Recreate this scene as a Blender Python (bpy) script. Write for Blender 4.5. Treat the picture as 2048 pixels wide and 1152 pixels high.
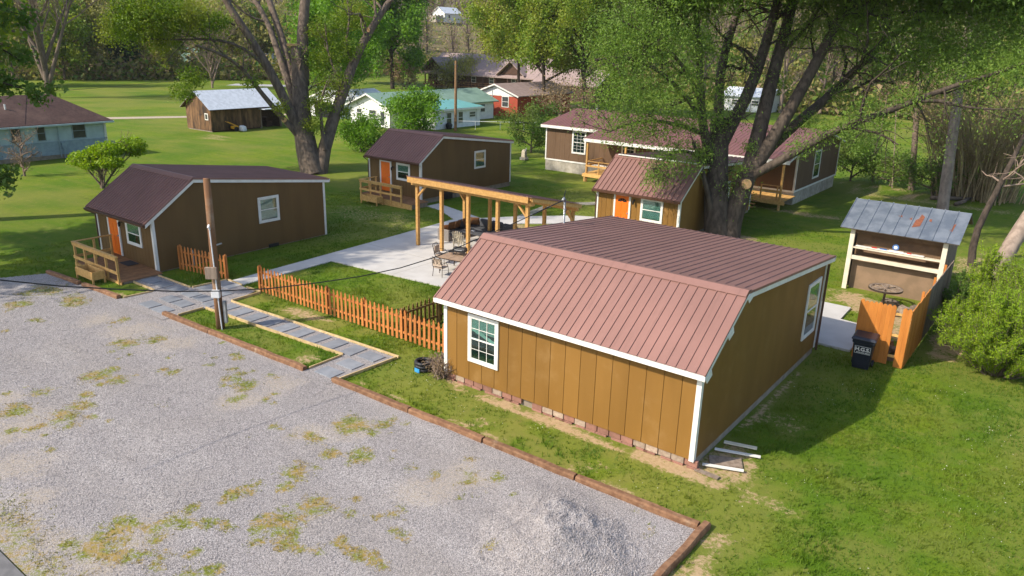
import bpy, bmesh, math, random
import numpy as np
from mathutils import Vector, Matrix

for o in list(bpy.data.objects): bpy.data.objects.remove(o)
SC = bpy.context.scene
COL = SC.collection
R_ = math.radians

# ------------------------------------------------------------------ camera
CAM = np.array([16.048, -17.147, 10.985])
FPX, PITCH, ROLL, YAW = 1519.763, 0.317, 0.026, -0.645
_R = np.array([math.cos(YAW), -math.sin(YAW), 0.0])
_F0 = np.array([math.sin(YAW), math.cos(YAW), 0.0])
_F = _F0 * math.cos(PITCH) - np.array([0, 0, math.sin(PITCH)])
_U = _F0 * math.sin(PITCH) + np.array([0, 0, math.cos(PITCH)])
_er = math.cos(ROLL) * _R + math.sin(ROLL) * _U
_eu = -math.sin(ROLL) * _R + math.cos(ROLL) * _U
cam = bpy.data.cameras.new("camera")
cam.sensor_width = 36.0
cam.lens = FPX / 2048.0 * 36.0
cam.clip_start = 0.1
cam.clip_end = 4000.0
camo = bpy.data.objects.new("camera", cam)
COL.objects.link(camo)
camo.matrix_world = Matrix(((_er[0], _eu[0], -_F[0], CAM[0]), (_er[1], _eu[1], -_F[1], CAM[1]),
                            (_er[2], _eu[2], -_F[2], CAM[2]), (0, 0, 0, 1)))
SC.camera = camo

# ------------------------------------------------------------------ sky, sun, exposure
SUN_EL, SUN_ROT = R_(39.3), R_(210.5)
world = bpy.data.worlds.new("World")
SC.world = world
world.use_nodes = True
wn = world.node_tree
sky = wn.nodes.new("ShaderNodeTexSky")
sky.sky_type = 'NISHITA'
sky.sun_disc = False
sky.sun_elevation = SUN_EL
sky.sun_rotation = SUN_ROT
sky.air_density = 1.0
sky.dust_density = 1.5
wn.links.new(sky.outputs[0], wn.nodes["Background"].inputs[0])
wn.nodes["Background"].inputs[1].default_value = 0.15
sl = bpy.data.lights.new("sun", 'SUN')
sl.energy = 3.7
sl.angle = R_(0.6)
sl.color = (1.0, 0.91, 0.77)
so = bpy.data.objects.new("sun", sl)
COL.objects.link(so)
_sd = Vector((math.sin(SUN_ROT) * math.cos(SUN_EL), math.cos(SUN_ROT) * math.cos(SUN_EL), math.sin(SUN_EL)))
so.rotation_euler = _sd.to_track_quat('Z', 'Y').to_euler()
so.location = (-20, -30, 40)
SC.view_settings.view_transform = 'Standard'
SC.view_settings.look = 'None'
SC.view_settings.exposure = 0.80
SC.view_settings.gamma = 1.0
SC.view_settings.use_curve_mapping = False

# ------------------------------------------------------------------ pixel helpers (photo pixels -> world)
def ray(px, py):
    dx, dy = px - 1024.0, py - 576.0
    cr, sr = math.cos(ROLL), math.sin(ROLL)
    x, y = cr * dx + sr * dy, -sr * dx + cr * dy
    return _R * x - _U * y + _F * FPX
def ground(px, py, z=0.0):
    d = ray(px, py)
    return CAM + d * ((z - CAM[2]) / d[2])
def at(px, py, depth):
    return CAM + ray(px, py) * (depth / FPX)
def depth_of(p):
    return float((np.asarray(p, float) - CAM) @ _F)

# ------------------------------------------------------------------ mesh helpers
BOXF = [(0, 3, 2, 1), (4, 5, 6, 7), (0, 1, 5, 4), (1, 2, 6, 5), (2, 3, 7, 6), (3, 0, 4, 7)]
class MB:
    def __init__(s):
        s.v = []; s.f = []
    def add(s, verts, faces):
        b = len(s.v)
        s.v.extend([tuple(map(float, p)) for p in verts])
        s.f.extend([tuple(i + b for i in f) for f in faces])
        return s
    def box(s, a, b):
        x0, x1 = sorted((a[0], b[0])); y0, y1 = sorted((a[1], b[1])); z0, z1 = sorted((a[2], b[2]))
        return s.add([(x0, y0, z0), (x1, y0, z0), (x1, y1, z0), (x0, y1, z0),
                      (x0, y0, z1), (x1, y0, z1), (x1, y1, z1), (x0, y1, z1)], BOXF)
    def bar(s, p, q, w, h, up=(0, 0, 1)):
        p = np.array(p, float); q = np.array(q, float)
        d = q - p; d /= np.linalg.norm(d)
        up = np.array(up, float)
        x = np.cross(d, up)
        if np.linalg.norm(x) < 1e-6: x = np.cross(d, (0, 1, 0))
        x /= np.linalg.norm(x); y = np.cross(x, d)
        vs = []
        for c in (p, q):
            for sx, sy in ((-1, -1), (1, -1), (1, 1), (-1, 1)):
                vs.append(c + x * (sx * w / 2) + y * (sy * h / 2))
        return s.add(vs, BOXF)
    def prism(s, poly, axis, a, b):
        # poly: 2-D points; axis 'x': poly is (y,z); 'y': (x,z); 'z': (x,y)
        n = len(poly)
        def P(c, t):
            if axis == 'x': return (t, c[0], c[1])
            if axis == 'y': return (c[0], t, c[1])
            return (c[0], c[1], t)
        vs = [P(c, a) for c in poly] + [P(c, b) for c in poly]
        fs = [tuple(range(n - 1, -1, -1)), tuple(range(n, 2 * n))]
        for i in range(n):
            j = (i + 1) % n
            fs.append((i, j, n + j, n + i))
        return s.add(vs, fs)
    def tube(s, pts, radii, n=8, cap=True):
        pts = [np.array(p, float) for p in pts]
        if not hasattr(radii, '__len__'): radii = [radii] * len(pts)
        vs = []; fs = []
        ref = np.array((0.31, 0.2, 0.93))
        for i, p in enumerate(pts):
            d = pts[min(i + 1, len(pts) - 1)] - pts[max(i - 1, 0)]
            d = d / (np.linalg.norm(d) + 1e-9)
            x = np.cross(d, ref)
            if np.linalg.norm(x) < 1e-3: x = np.cross(d, (1, 0, 0))
            x /= np.linalg.norm(x); y = np.cross(d, x)
            for k in range(n):
                t = 2 * math.pi * k / n
                vs.append(p + (x * math.cos(t) + y * math.sin(t)) * radii[i])
        for i in range(len(pts) - 1):
            for k in range(n):
                k2 = (k + 1) % n
                fs.append((i * n + k, i * n + k2, (i + 1) * n + k2, (i + 1) * n + k))
        if cap:
            fs.append(tuple(range(n - 1, -1, -1)))
            fs.append(tuple(range((len(pts) - 1) * n, len(pts) * n)))
        return s.add(vs, fs)
    def disc_ring(s, c, r0, r1, z0, z1, n=24):
        vs = []; fs = []
        for k in range(n):
            t = 2 * math.pi * k / n
            cs, sn = math.cos(t), math.sin(t)
            vs += [(c[0] + r0 * cs, c[1] + r0 * sn, z0), (c[0] + r1 * cs, c[1] + r1 * sn, z0),
                   (c[0] + r1 * cs, c[1] + r1 * sn, z1), (c[0] + r0 * cs, c[1] + r0 * sn, z1)]
        for k in range(n):
            a = 4 * k; b = 4 * ((k + 1) % n)
            for i in range(4):
                j = (i + 1) % 4
                fs.append((a + i, a + j, b + j, b + i))
        return s.add(vs, fs)
    def mesh(s, name, mat, smooth=False, fix=True, bevel=0):
        me = bpy.data.meshes.new(name)
        me.from_pydata(s.v, [], s.f)
        if fix or bevel:
            bm = bmesh.new(); bm.from_mesh(me)
            bmesh.ops.recalc_face_normals(bm, faces=bm.faces)
            if bevel:
                bmesh.ops.bevel(bm, geom=bm.edges[:], offset=bevel, segments=1, affect='EDGES', clamp_overlap=True)
            bm.to_mesh(me); bm.free()
        if mat: me.materials.append(mat)
        if smooth:
            me.polygons.foreach_set('use_smooth', [True] * len(me.polygons))
        return me
    def build(s, name, mat, parent=None, smooth=False, bevel=0, loc=None):
        me = s.mesh(name, mat, smooth, True, bevel)
        return put(name, me, parent, loc)

def put(name, me, parent=None, loc=None, rotz=0):
    o = bpy.data.objects.new(name, me)
    COL.objects.link(o)
    if parent: o.parent = parent
    if loc is not None: o.location = tuple(map(float, loc))
    if rotz: o.rotation_euler = (0, 0, rotz)
    return o

def tag(o, label=None, cat=None, group=None, kind=None):
    if label: o['label'] = label
    if cat: o['category'] = cat
    if group: o['group'] = group
    if kind: o['kind'] = kind
    return o
def thing(name, label, cat, loc=(0, 0, 0), rotz=0, group=None):
    o = bpy.data.objects.new(name, None)
    COL.objects.link(o)
    o.empty_display_size = 0.3
    o.location = tuple(map(float, loc)); o.rotation_euler = (0, 0, rotz)
    return tag(o, label, cat, group)
def struct(o):
    o['kind'] = 'structure'
    return o
def dup(o, loc=None, parent=None):
    c = o.copy(); COL.objects.link(c)
    c.parent = parent
    if loc is not None: c.location = loc
    for ch in list(o.children): dup(ch, None, c)
    return c

def fast_mesh(name, verts, faces, mats, midx=None, smooth=False):
    """numpy mesh: verts (N,3), faces (M,k) with one k"""
    verts = np.asarray(verts, np.float32); faces = np.asarray(faces, np.int32)
    me = bpy.data.meshes.new(name)
    n, k = faces.shape
    me.vertices.add(len(verts)); me.vertices.foreach_set('co', verts.ravel())
    me.loops.add(n * k); me.loops.foreach_set('vertex_index', faces.ravel())
    me.polygons.add(n)
    me.polygons.foreach_set('loop_start', np.arange(0, n * k, k, dtype=np.int32))
    me.polygons.foreach_set('loop_total', np.full(n, k, np.int32))
    for m in mats: me.materials.append(m)
    if midx is not None: me.polygons.foreach_set('material_index', np.asarray(midx, np.int32))
    if smooth: me.polygons.foreach_set('use_smooth', np.ones(n, bool))
    me.update(calc_edges=True)
    return me

def add_attr(me, name, vals):
    a = me.attributes.new(name, 'FLOAT', 'POINT')
    a.data.foreach_set('value', np.asarray(vals, np.float32))

def vnoise(x, y, seed=0):
    """smooth value noise, numpy"""
    rs = np.random.RandomState(seed)
    T = rs.rand(256, 256)
    xi = np.floor(x).astype(int); yi = np.floor(y).astype(int)
    fx = x - xi; fy = y - yi
    fx = fx * fx * (3 - 2 * fx); fy = fy * fy * (3 - 2 * fy)
    g = lambda i, j: T[i % 256, j % 256]
    return (g(xi, yi) * (1 - fx) + g(xi + 1, yi) * fx) * (1 - fy) + (g(xi, yi + 1) * (1 - fx) + g(xi + 1, yi + 1) * fx) * fy
def fbm(x, y, seed=0, oct=4):
    s = 0; a = 0.5; t = 0
    for i in range(oct):
        s = s + a * vnoise(x * 2 ** i, y * 2 ** i, seed + i); t += a; a *= 0.55
    return s / t
def sstep(a, b, x):
    t = np.clip((x - a) / (b - a), 0, 1)
    return t * t * (3 - 2 * t)

# ------------------------------------------------------------------ materials
def nodes_of(m):
    m.use_nodes = True
    return m.node_tree, m.node_tree.nodes["Principled BSDF"]
def nd(nt, t, **kw):
    n = nt.nodes.new(t)
    for k, v in kw.items():
        if k.startswith('_'): setattr(n, k[1:], v)
        else: n.inputs[k].default_value = v
    return n
def mixc(nt, fac, a, b, blend='MIX'):
    n = nt.nodes.new('ShaderNodeMix'); n.data_type = 'RGBA'; n.blend_type = blend
    for sock, val in ((n.inputs[0], fac), (n.inputs[6], a), (n.inputs[7], b)):
        if hasattr(val, 'is_output'): nt.links.new(val, sock)
        elif isinstance(val, (int, float)): sock.default_value = val
        else: sock.default_value = (*val, 1.0)
    return n.outputs[2]
def ramp(nt, fac, lo, hi):
    n = nt.nodes.new('ShaderNodeMapRange'); n.interpolation_type = 'SMOOTHSTEP'
    n.inputs[1].default_value = lo; n.inputs[2].default_value = hi
    nt.links.new(fac, n.inputs[0])
    return n.outputs[0]
def texco(nt, which='Object', stretch=None):
    tc = nt.nodes.new('ShaderNodeTexCoord')
    if which == 'World':
        g = nt.nodes.new('ShaderNodeNewGeometry'); out = g.outputs['Position']
    else: out = tc.outputs[which]
    if stretch:
        mp = nt.nodes.new('ShaderNodeMapping'); mp.inputs['Scale'].default_value = stretch
        nt.links.new(out, mp.inputs[0]); out = mp.outputs[0]
    return out
def noise(nt, co, scale, detail=4, rough=0.55):
    n = nd(nt, 'ShaderNodeTexNoise', Scale=scale, Detail=detail, Roughness=rough)
    nt.links.new(co, n.inputs['Vector'])
    return n.outputs[0]
def M(name, c1, c2=None, scale=4.0, lo=0.35, hi=0.65, rough=0.7, bump=0.0, bscale=40.0, bdist=0.01, stretch=None,
      spec=0.3, rnd=0.0, island=0.0, dirt=None, dscale=0.8, dlo=.55, dhi=.75, coords='World', metal=0.0):
    m = bpy.data.materials.new(name)
    nt, p = nodes_of(m)
    p.inputs['Roughness'].default_value = rough
    p.inputs['Specular IOR Level'].default_value = spec
    p.inputs['Metallic'].default_value = metal
    co = texco(nt, coords if coords != 'World' else 'World', stretch)
    col = None
    if c2:
        col = mixc(nt, ramp(nt, noise(nt, co, scale), lo, hi), c1, c2)
    else:
        col = mixc(nt, 0.0, c1, c1)
    if dirt:
        co2 = texco(nt, 'World')
        col = mixc(nt, ramp(nt, noise(nt, co2, dscale, 6, .65), dlo, dhi), col, dirt)
    if rnd or island:
        if island:
            g = nt.nodes.new('ShaderNodeNewGeometry'); r = g.outputs['Random Per Island']; amt = island
        else:
            g = nt.nodes.new('ShaderNodeObjectInfo'); r = g.outputs['Random']; amt = rnd
        mr = nt.nodes.new('ShaderNodeMapRange')
        mr.inputs[3].default_value = 1 - amt; mr.inputs[4].default_value = 1 + amt
        nt.links.new(r, mr.inputs[0])
        h = nt.nodes.new('ShaderNodeHueSaturation')
        nt.links.new(mr.outputs[0], h.inputs['Value']); nt.links.new(col, h.inputs['Color'])
        col = h.outputs[0]
    nt.links.new(col, p.inputs['Base Color'])
    if bump:
        b = nd(nt, 'ShaderNodeBump', Strength=bump, Distance=bdist)
        nt.links.new(noise(nt, texco(nt, 'World', stretch), bscale, 5, .6), b.inputs['Height'])
        nt.links.new(b.outputs[0], p.inputs['Normal'])
    return m

MAT = {}
MAT['siding'] = M('brown_siding_paint', (.215, .108, .022), (.187, .093, .018), 1.2, rough=.6, bump=.35, bscale=60, bdist=.004, stretch=(1, 1, .2), dirt=(.28, .165, .06), dscale=1.1, dlo=.5, dhi=.95, rnd=.09)
MAT['siding_b'] = M('dark_brown_siding_paint', (.145, .081, .026), (.122, .067, .021), 1.2, rough=.65, bump=.25, bscale=60, bdist=.004, stretch=(1, 1, .2), rnd=.04)
MAT['siding_e'] = M('brown_house_siding', (.135, .080, .045), (.115, .067, .036), 1.5, rough=.75, bump=.2, bscale=50, bdist=.004, stretch=(1, 1, .2))
def metal_roof(name, c, rough):
    m = bpy.data.materials.new(name)
    nt, p = nodes_of(m)
    co = texco(nt, 'World')
    col = mixc(nt, ramp(nt, noise(nt, co, 0.6, 5), .3, .8), c, tuple(x * 1.14 for x in c))
    col = mixc(nt, ramp(nt, noise(nt, co, 7, 6, .7), .58, .8), col, tuple(min(1, x * 1.2 + .01) for x in c))
    col = mixc(nt, ramp(nt, noise(nt, texco(nt, 'World', (5, .35, .35)), 1.3, 5, .65), .5, .85), col, tuple(x * .78 for x in c))
    oi = nt.nodes.new('ShaderNodeObjectInfo')
    h = nt.nodes.new('ShaderNodeHueSaturation')
    mr = nt.nodes.new('ShaderNodeMapRange'); mr.inputs[3].default_value = .975; mr.inputs[4].default_value = 1.025
    nt.links.new(oi.outputs['Random'], mr.inputs[0]); nt.links.new(mr.outputs[0], h.inputs['Value']); nt.links.new(col, h.inputs['Color'])
    nt.links.new(h.outputs[0], p.inputs['Base Color'])
    mr2 = nt.nodes.new('ShaderNodeMapRange'); mr2.inputs[3].default_value = rough - .06; mr2.inputs[4].default_value = rough + .1
    nt.links.new(noise(nt, co, 2.5, 5), mr2.inputs[0]); nt.links.new(mr2.outputs[0], p.inputs['Roughness'])
    b = nd(nt, 'ShaderNodeBump', Strength=.12, Distance=.01)
    nt.links.new(noise(nt, co, 3.0, 3), b.inputs['Height']); nt.links.new(b.outputs[0], p.inputs['Normal'])
    p.inputs['Specular IOR Level'].default_value = .5; p.inputs['Metallic'].default_value = .6
    return m
MAT['roof'] = metal_roof('burgundy_metal_roof', (.27, .146, .122), .60)
MAT['roof_e'] = metal_roof('red_brown_metal_roof', (.28, .125, .105), .56)
MAT['trim'] = M('white_trim_paint', (.72, .70, .66), (.64, .62, .57), 2.5, rough=.5, dirt=(.6, .57, .5), dscale=1.5, dlo=.6, dhi=.85)
MAT['cream'] = M('cream_trim_paint', (.66, .60, .47), (.58, .52, .40), 3, rough=.6)
MAT['door'] = M('orange_door_paint', (.80, .17, .015), (.74, .15, .014), 2, rough=.4)
MAT['lumber'] = M('new_lumber', (.52, .30, .10), (.42, .225, .07), 9, rough=.7, bump=.2, bscale=30, bdist=.004, stretch=(1, 1, 1), rnd=.10)
MAT['pt_lumber'] = M('treated_lumber', (.60, .36, .125), (.49, .28, .09), 8, rough=.75, bump=.2, bscale=30, bdist=.004, rnd=.12)
MAT['deck'] = M('stained_deck_boards', (.27, .135, .06), (.21, .10, .045), 5, rough=.7, bump=.2, bscale=30, rnd=.12)
MAT['picket'] = M('orange_cedar_stain', (.46, .17, .045), (.38, .13, .03), 6, rough=.7, bump=.25, bscale=40, stretch=(1, 1, .25), rnd=.14)
MAT['picket_olive'] = M('olive_picket', (.23, .15, .05), (.16, .10, .035), 6, rough=.85, bump=.3, bscale=40, stretch=(1, 1, .25), rnd=.16)  # dark olive tone for the fence running back
MAT['privacy'] = M('orange_privacy_stain', (.50, .185, .035), (.42, .145, .025), 5, rough=.65, bump=.25, bscale=40, stretch=(1, 1, .2), rnd=.10)
MAT['grey_wood'] = M('weathered_grey_wood', (.26, .20, .155), (.18, .135, .10), 7, rough=.9, bump=.4, bscale=40, stretch=(1, 1, .25), rnd=.14)
MAT['timber'] = M('landscape_timber', (.23, .125, .068), (.15, .075, .04), 6, rough=.9, bump=.6, bscale=25, bdist=.02, dirt=(.33, .24, .16), dscale=2.2, dlo=.58, dhi=.8, rnd=.10)
MAT['timber_end'] = M('timber_end_grain', (.06, .03, .018), (.04, .02, .012), 12, rough=.95)
MAT['edging'] = M('pale_edging_board', (.54, .40, .21), (.44, .31, .15), 5, rough=.75, bump=.2, bscale=40, rnd=.12)
MAT['concrete'] = M('pale_concrete', (.50, .48, .455), (.45, .43, .405), .9, rough=.85, bump=.15, bscale=60, dirt=(.38, .35, .31), dscale=.45, dlo=.55, dhi=.85)
MAT['old_concrete'] = M('old_concrete', (.33, .30, .25), (.25, .23, .18), 2, rough=.95, bump=.4, bscale=40)
MAT['paver'] = M('slate_paver', (.215, .225, .245), (.175, .185, .205), 3, rough=.75, bump=.15, bscale=50, rnd=.10, dirt=(.30, .29, .29), dscale=3, dlo=.6, dhi=.85)
MAT['block_red'] = M('painted_red_block', (.27, .135, .10), (.22, .11, .08), 8, rough=.9, bump=.4, bscale=60, rnd=.18)
MAT['block_pale'] = M('pale_block', (.36, .28, .21), (.27, .20, .15), 9, rough=.9, bump=.4, bscale=60, rnd=.15)
MAT['foundation'] = M('foundation_block', (.30, .25, .20), (.22, .18, .14), 3, rough=.95, bump=.4, bscale=40)
MAT['skirt'] = M('skirting_panel', (.40, .36, .30), (.30, .27, .22), 3, rough=.9, bump=.3, bscale=30, rnd=.1)
MAT['black'] = M('black_plastic', (.012, .012, .014), (.02, .02, .022), 6, rough=.5, spec=.4)
MAT['bin'] = M('navy_bin_plastic', (.010, .013, .022), (.016, .019, .030), 4, rough=.45, spec=.45)
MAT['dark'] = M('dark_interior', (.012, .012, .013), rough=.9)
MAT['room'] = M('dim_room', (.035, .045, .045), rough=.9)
MAT['blind'] = M('window_blind', (.55, .62, .58), (.48, .55, .52), 3, rough=.7)
MAT['curtain'] = M('pale_curtain', (.50, .50, .46), (.42, .42, .38), 3, rough=.9)
MAT['gutter'] = M('brown_gutter', (.10, .048, .03), (.085, .04, .025), 3, rough=.45)
MAT['steel'] = M('galvanised_steel', (.34, .35, .37), (.25, .26, .27), 6, rough=.45, metal=.5)
MAT['iron'] = M('bronze_iron', (.035, .024, .018), (.05, .035, .025), 9, rough=.5)
MAT['wicker'] = M('grey_wicker', (.26, .23, .21), (.16, .14, .125), 60, rough=.8, bump=.6, bscale=120)
MAT['cush_grey'] = M('charcoal_cushion', (.055, .058, .066), (.075, .078, .088), 5, rough=.9)
MAT['cush_tan'] = M('tan_sling_fabric', (.46, .36, .28), (.38, .29, .22), 5, rough=.9)
MAT['cush_brown'] = M('brown_pillow', (.12, .055, .025), (.19, .09, .035), 7, rough=.9)
MAT['cush_orange'] = M('orange_pillow', (.42, .17, .06), (.30, .11, .04), 6, rough=.9)
MAT['tile_table'] = M('tan_table_tile', (.36, .25, .17), (.28, .19, .13), 5, rough=.4)
MAT['pole'] = M('utility_pole_wood', (.23, .115, .052), (.14, .07, .036), 3, rough=.9, bump=.6, bscale=14, bdist=.02, stretch=(1, 1, .12), dirt=(.33, .27, .20), dscale=.7, dlo=.5, dhi=.8)
MAT['pole2'] = M('brown_utility_pole', (.26, .15, .075), (.20, .11, .055), 3, rough=.9)
MAT['pvc'] = M('white_plastic', (.66, .67, .68), (.6, .6, .61), 5, rough=.45)
MAT['grey_box'] = M('grey_meter_box', (.33, .33, .32), (.24, .24, .23), 6, rough=.7)
MAT['ply'] = M('brown_shed_panel', (.165, .098, .052), (.125, .075, .042), 2.5, rough=.8, bump=.2, bscale=40)
MAT['ply2'] = M('tan_shed_panel', (.24, .16, .10), (.19, .13, .08), 2, rough=.8, bump=.2, bscale=40)
MAT['rubble'] = M('rubble', (.24, .19, .14), (.15, .115, .085), 7, rough=.95, rnd=.25)
MAT['blue'] = M('blue_label', (.05, .30, .60), rough=.5)
MAT['red'] = M('red_paint', (.55, .04, .03), (.45, .03, .02), 9, rough=.5)
MAT['navy'] = M('blue_paint', (.06, .16, .40), (.05, .12, .30), 9, rough=.5)
MAT['yellow'] = M('yellow_paint', (.75, .38, .02), (.65, .30, .02), 6, rough=.45)
MAT['brick'] = M('red_brick', (.36, .07, .038), (.28, .052, .03), 12, rough=.9, bump=.3, bscale=40)
MAT['white_wall'] = M('white_painted_wall', (.74, .74, .72), (.66, .66, .64), 2, rough=.7)
MAT['blue_wall'] = M('pale_blue_wall', (.42, .52, .58), (.37, .46, .52), 2, rough=.8)
MAT['blue_wall2'] = M('blue_grey_block', (.30, .38, .45), (.25, .32, .39), 3, rough=.9, bump=.2, bscale=20)
MAT['shingle'] = M('dark_brown_shingles', (.075, .042, .036), (.05, .029, .026), 5, rough=.95, bump=.4, bscale=12, bdist=.03, dirt=(.12, .075, .062), dscale=.4, dlo=.45, dhi=.75)
MAT['green_roof'] = M('faded_green_roof', (.20, .30, .24), (.17, .26, .205), 1.2, rough=.7)
MAT['teal_roof'] = M('teal_metal_roof', (.12, .33, .31), (.10, .28, .265), 2, rough=.45)
MAT['brown_roof'] = M('grey_brown_shingles', (.30, .225, .21), (.25, .185, .17), 2, rough=.9)
MAT['log'] = M('dark_log_wall', (.085, .045, .03), (.06, .032, .022), 4, rough=.85)
MAT['tin'] = M('bright_tin_roof', (.60, .63, .68), (.50, .53, .57), 2.5, rough=.5)
MAT['barn'] = M('weathered_barn_board', (.19, .105, .05), (.09, .052, .03), 2.2, rough=.95, stretch=(1, 1, .35), bump=.3, bscale=30, rnd=.3, dirt=(.04, .03, .025), dscale=.35, dlo=.5, dhi=.7)
MAT['stone'] = M('pale_stone', (.46, .40, .31), (.36, .31, .24), 6, rough=.95, bump=.3, bscale=30)
MAT['mat'] = M('door_mat', (.035, .032, .035), (.05, .045, .05), 30, rough=.98)
MAT['asphalt'] = M('old_asphalt', (.155, .15, .15), (.12, .117, .118), 5, rough=.9, bump=.3, bscale=90)
MAT['wire'] = M('black_cable', (.014, .014, .015), rough=.6)
MAT['cut'] = M('sawn_wood', (.52, .33, .16), (.42, .25, .11), 10, rough=.85)

def glass_mat():
    m = bpy.data.materials.new('window_glass')
    nt, p = nodes_of(m)
    nt.nodes.remove(p)
    out = nt.nodes['Material Output']
    tr = nd(nt, 'ShaderNodeBsdfTransparent'); tr.inputs[0].default_value = (.66, .80, .77, 1)
    gl = nd(nt, 'ShaderNodeBsdfGlossy', Roughness=.03); gl.inputs[0].default_value = (.9, .95, .95, 1)
    fr = nd(nt, 'ShaderNodeLayerWeight', Blend=.5)
    mx = nt.nodes.new('ShaderNodeMixShader')
    pw = nt.nodes.new('ShaderNodeMath'); pw.operation = 'POWER'; pw.inputs[1].default_value = 3.0
    ad = nt.nodes.new('ShaderNodeMath'); ad.operation = 'MULTIPLY_ADD'; ad.inputs[1].default_value = .6; ad.inputs[2].default_value = .08
    nt.links.new(fr.outputs['Facing'], pw.inputs[0]); nt.links.new(pw.outputs[0], ad.inputs[0]); nt.links.new(ad.outputs[0], mx.inputs[0])
    nt.links.new(tr.outputs[0], mx.inputs[1]); nt.links.new(gl.outputs[0], mx.inputs[2])
    nt.links.new(mx.outputs[0], out.inputs[0])
    return m
MAT['glass'] = glass_mat()

def leaf_mat(name, c1, c2, c3=None, trans=.35, rough=.55):
    m = bpy.data.materials.new(name)
    nt, p = nodes_of(m)
    g = nt.nodes.new('ShaderNodeNewGeometry')
    col = mixc(nt, g.outputs['Random Per Island'], c1, c2)
    if c3:
        co = texco(nt, 'World')
        col = mixc(nt, ramp(nt, noise(nt, co, .35, 3), .42, .66), col, c3)
    nt.links.new(col, p.inputs['Base Color'])
    p.inputs['Roughness'].default_value = rough
    p.inputs['Specular IOR Level'].default_value = .25
    t = nt.nodes.new('ShaderNodeBsdfTranslucent')
    h = nd(nt, 'ShaderNodeHueSaturation', Saturation=1.1, Value=1.35)
    nt.links.new(col, h.inputs['Color']); nt.links.new(h.outputs[0], t.inputs[0])
    mx = nt.nodes.new('ShaderNodeMixShader'); mx.inputs[0].default_value = trans
    nt.links.new(p.outputs[0], mx.inputs[1]); nt.links.new(t.outputs[0], mx.inputs[2])
    nt.links.new(mx.outputs[0], nt.nodes['Material Output'].inputs[0])
    return m
MAT['leaf_spring'] = leaf_mat('spring_leaves', (.19, .27, .025), (.11, .19, .020), (.25, .28, .035))
MAT['leaf_bright'] = leaf_mat('bright_green_leaves', (.16, .29, .022), (.09, .20, .016))
MAT['leaf_mid'] = leaf_mat('green_leaves', (.125, .215, .030), (.07, .14, .022), (.15, .21, .04))
MAT['leaf_willow'] = leaf_mat('fine_willow_leaves', (.185, .27, .040), (.105, .195, .028), (.15, .24, .042))
MAT['leaf_olive'] = leaf_mat('olive_new_leaves', (.28, .27, .065), (.20, .21, .05), (.30, .265, .09))
MAT['leaf_dark'] = leaf_mat('dark_evergreen', (.05, .085, .03), (.03, .06, .022), trans=.2)
MAT['leaf_yew'] = leaf_mat('yew_needles', (.27, .36, .018), (.16, .27, .016), (.22, .34, .018))
MAT['leaf_tan'] = leaf_mat('tan_dry_leaves', (.30, .215, .115), (.215, .15, .08), trans=.2)
MAT['grass_blade'] = leaf_mat('grass_blades', (.105, .185, .012), (.06, .13, .009), (.150, .19, .020), trans=.3)
MAT['weed_blade'] = leaf_mat('weed_blades', (.20, .205, .035), (.12, .155, .022), (.29, .205, .06), trans=.2)
MAT['bark'] = M('grey_brown_bark', (.175, .132, .10), (.10, .074, .057), 5, rough=.95, bump=.8, bscale=9, bdist=.05, stretch=(1, 1, .25))
MAT['bark_dark'] = M('dark_bark', (.070, .052, .04), (.035, .027, .021), 5, rough=.95, bump=.8, bscale=9, bdist=.05, stretch=(1, 1, .25))
MAT['bark_t2'] = M('shaded_ridged_bark', (.100, .076, .058), (.05, .038, .029), 5, rough=.95, bump=.8, bscale=9, bdist=.05, stretch=(1, 1, .25))  # base tone darkened: the crown's shade is put into the bark colour
MAT['bark_pale'] = M('pale_bark', (.31, .24, .19), (.21, .16, .125), 4, rough=.9, bump=.4, bscale=8, bdist=.03, stretch=(1, 1, .4))
MAT['twig'] = M('bare_twigs', (.26, .19, .15), (.18, .13, .105), 3, rough=.95)
MAT['twig_tan'] = M('tan_stems', (.36, .27, .15), (.25, .185, .10), 3, rough=.95)
# ================================================================== SETTING
rng = np.random.RandomState(7)
def cam_frame(x, y):
    dx, dy = x - CAM[0], y - CAM[1]
    s = dx * _R[0] + dy * _R[1]; f = dx * _F0[0] + dy * _F0[1]
    return np.hypot(dx, dy), np.arctan2(s, f)
def terrain(x, y):
    """valley floor, wooded hills rising round its far side"""
    d, th = cam_frame(np.asarray(x, float), np.asarray(y, float))
    start = 200 + 60 * np.exp(-((th + .08) / .12) ** 2) - 55 * sstep(.1, .35, th)
    slope = .15 - .05 * np.exp(-((th + .08) / .14) ** 2)
    t = np.maximum(0, d - start)
    h = slope * t * sstep(0, 70, t)
    h = h * (0.75 + 0.5 * fbm(np.asarray(x) / 90.0 + 40, np.asarray(y) / 90.0 + 40, 3, 3))
    h = 120 * np.tanh(h / 120)
    behind = (np.abs(th) > 1.3)
    return np.where(behind, h * .4, h)

def in_poly(x, y, poly):
    inside = np.zeros(np.shape(x), bool)
    n = len(poly); j = n - 1
    for i in range(n):
        xi, yi = poly[i]; xj, yj = poly[j]
        c = ((yi > y) != (yj > y)) & (x < (xj - xi) * (y - yi) / (yj - yi + 1e-12) + xi)
        inside ^= c; j = i
    return inside

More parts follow.
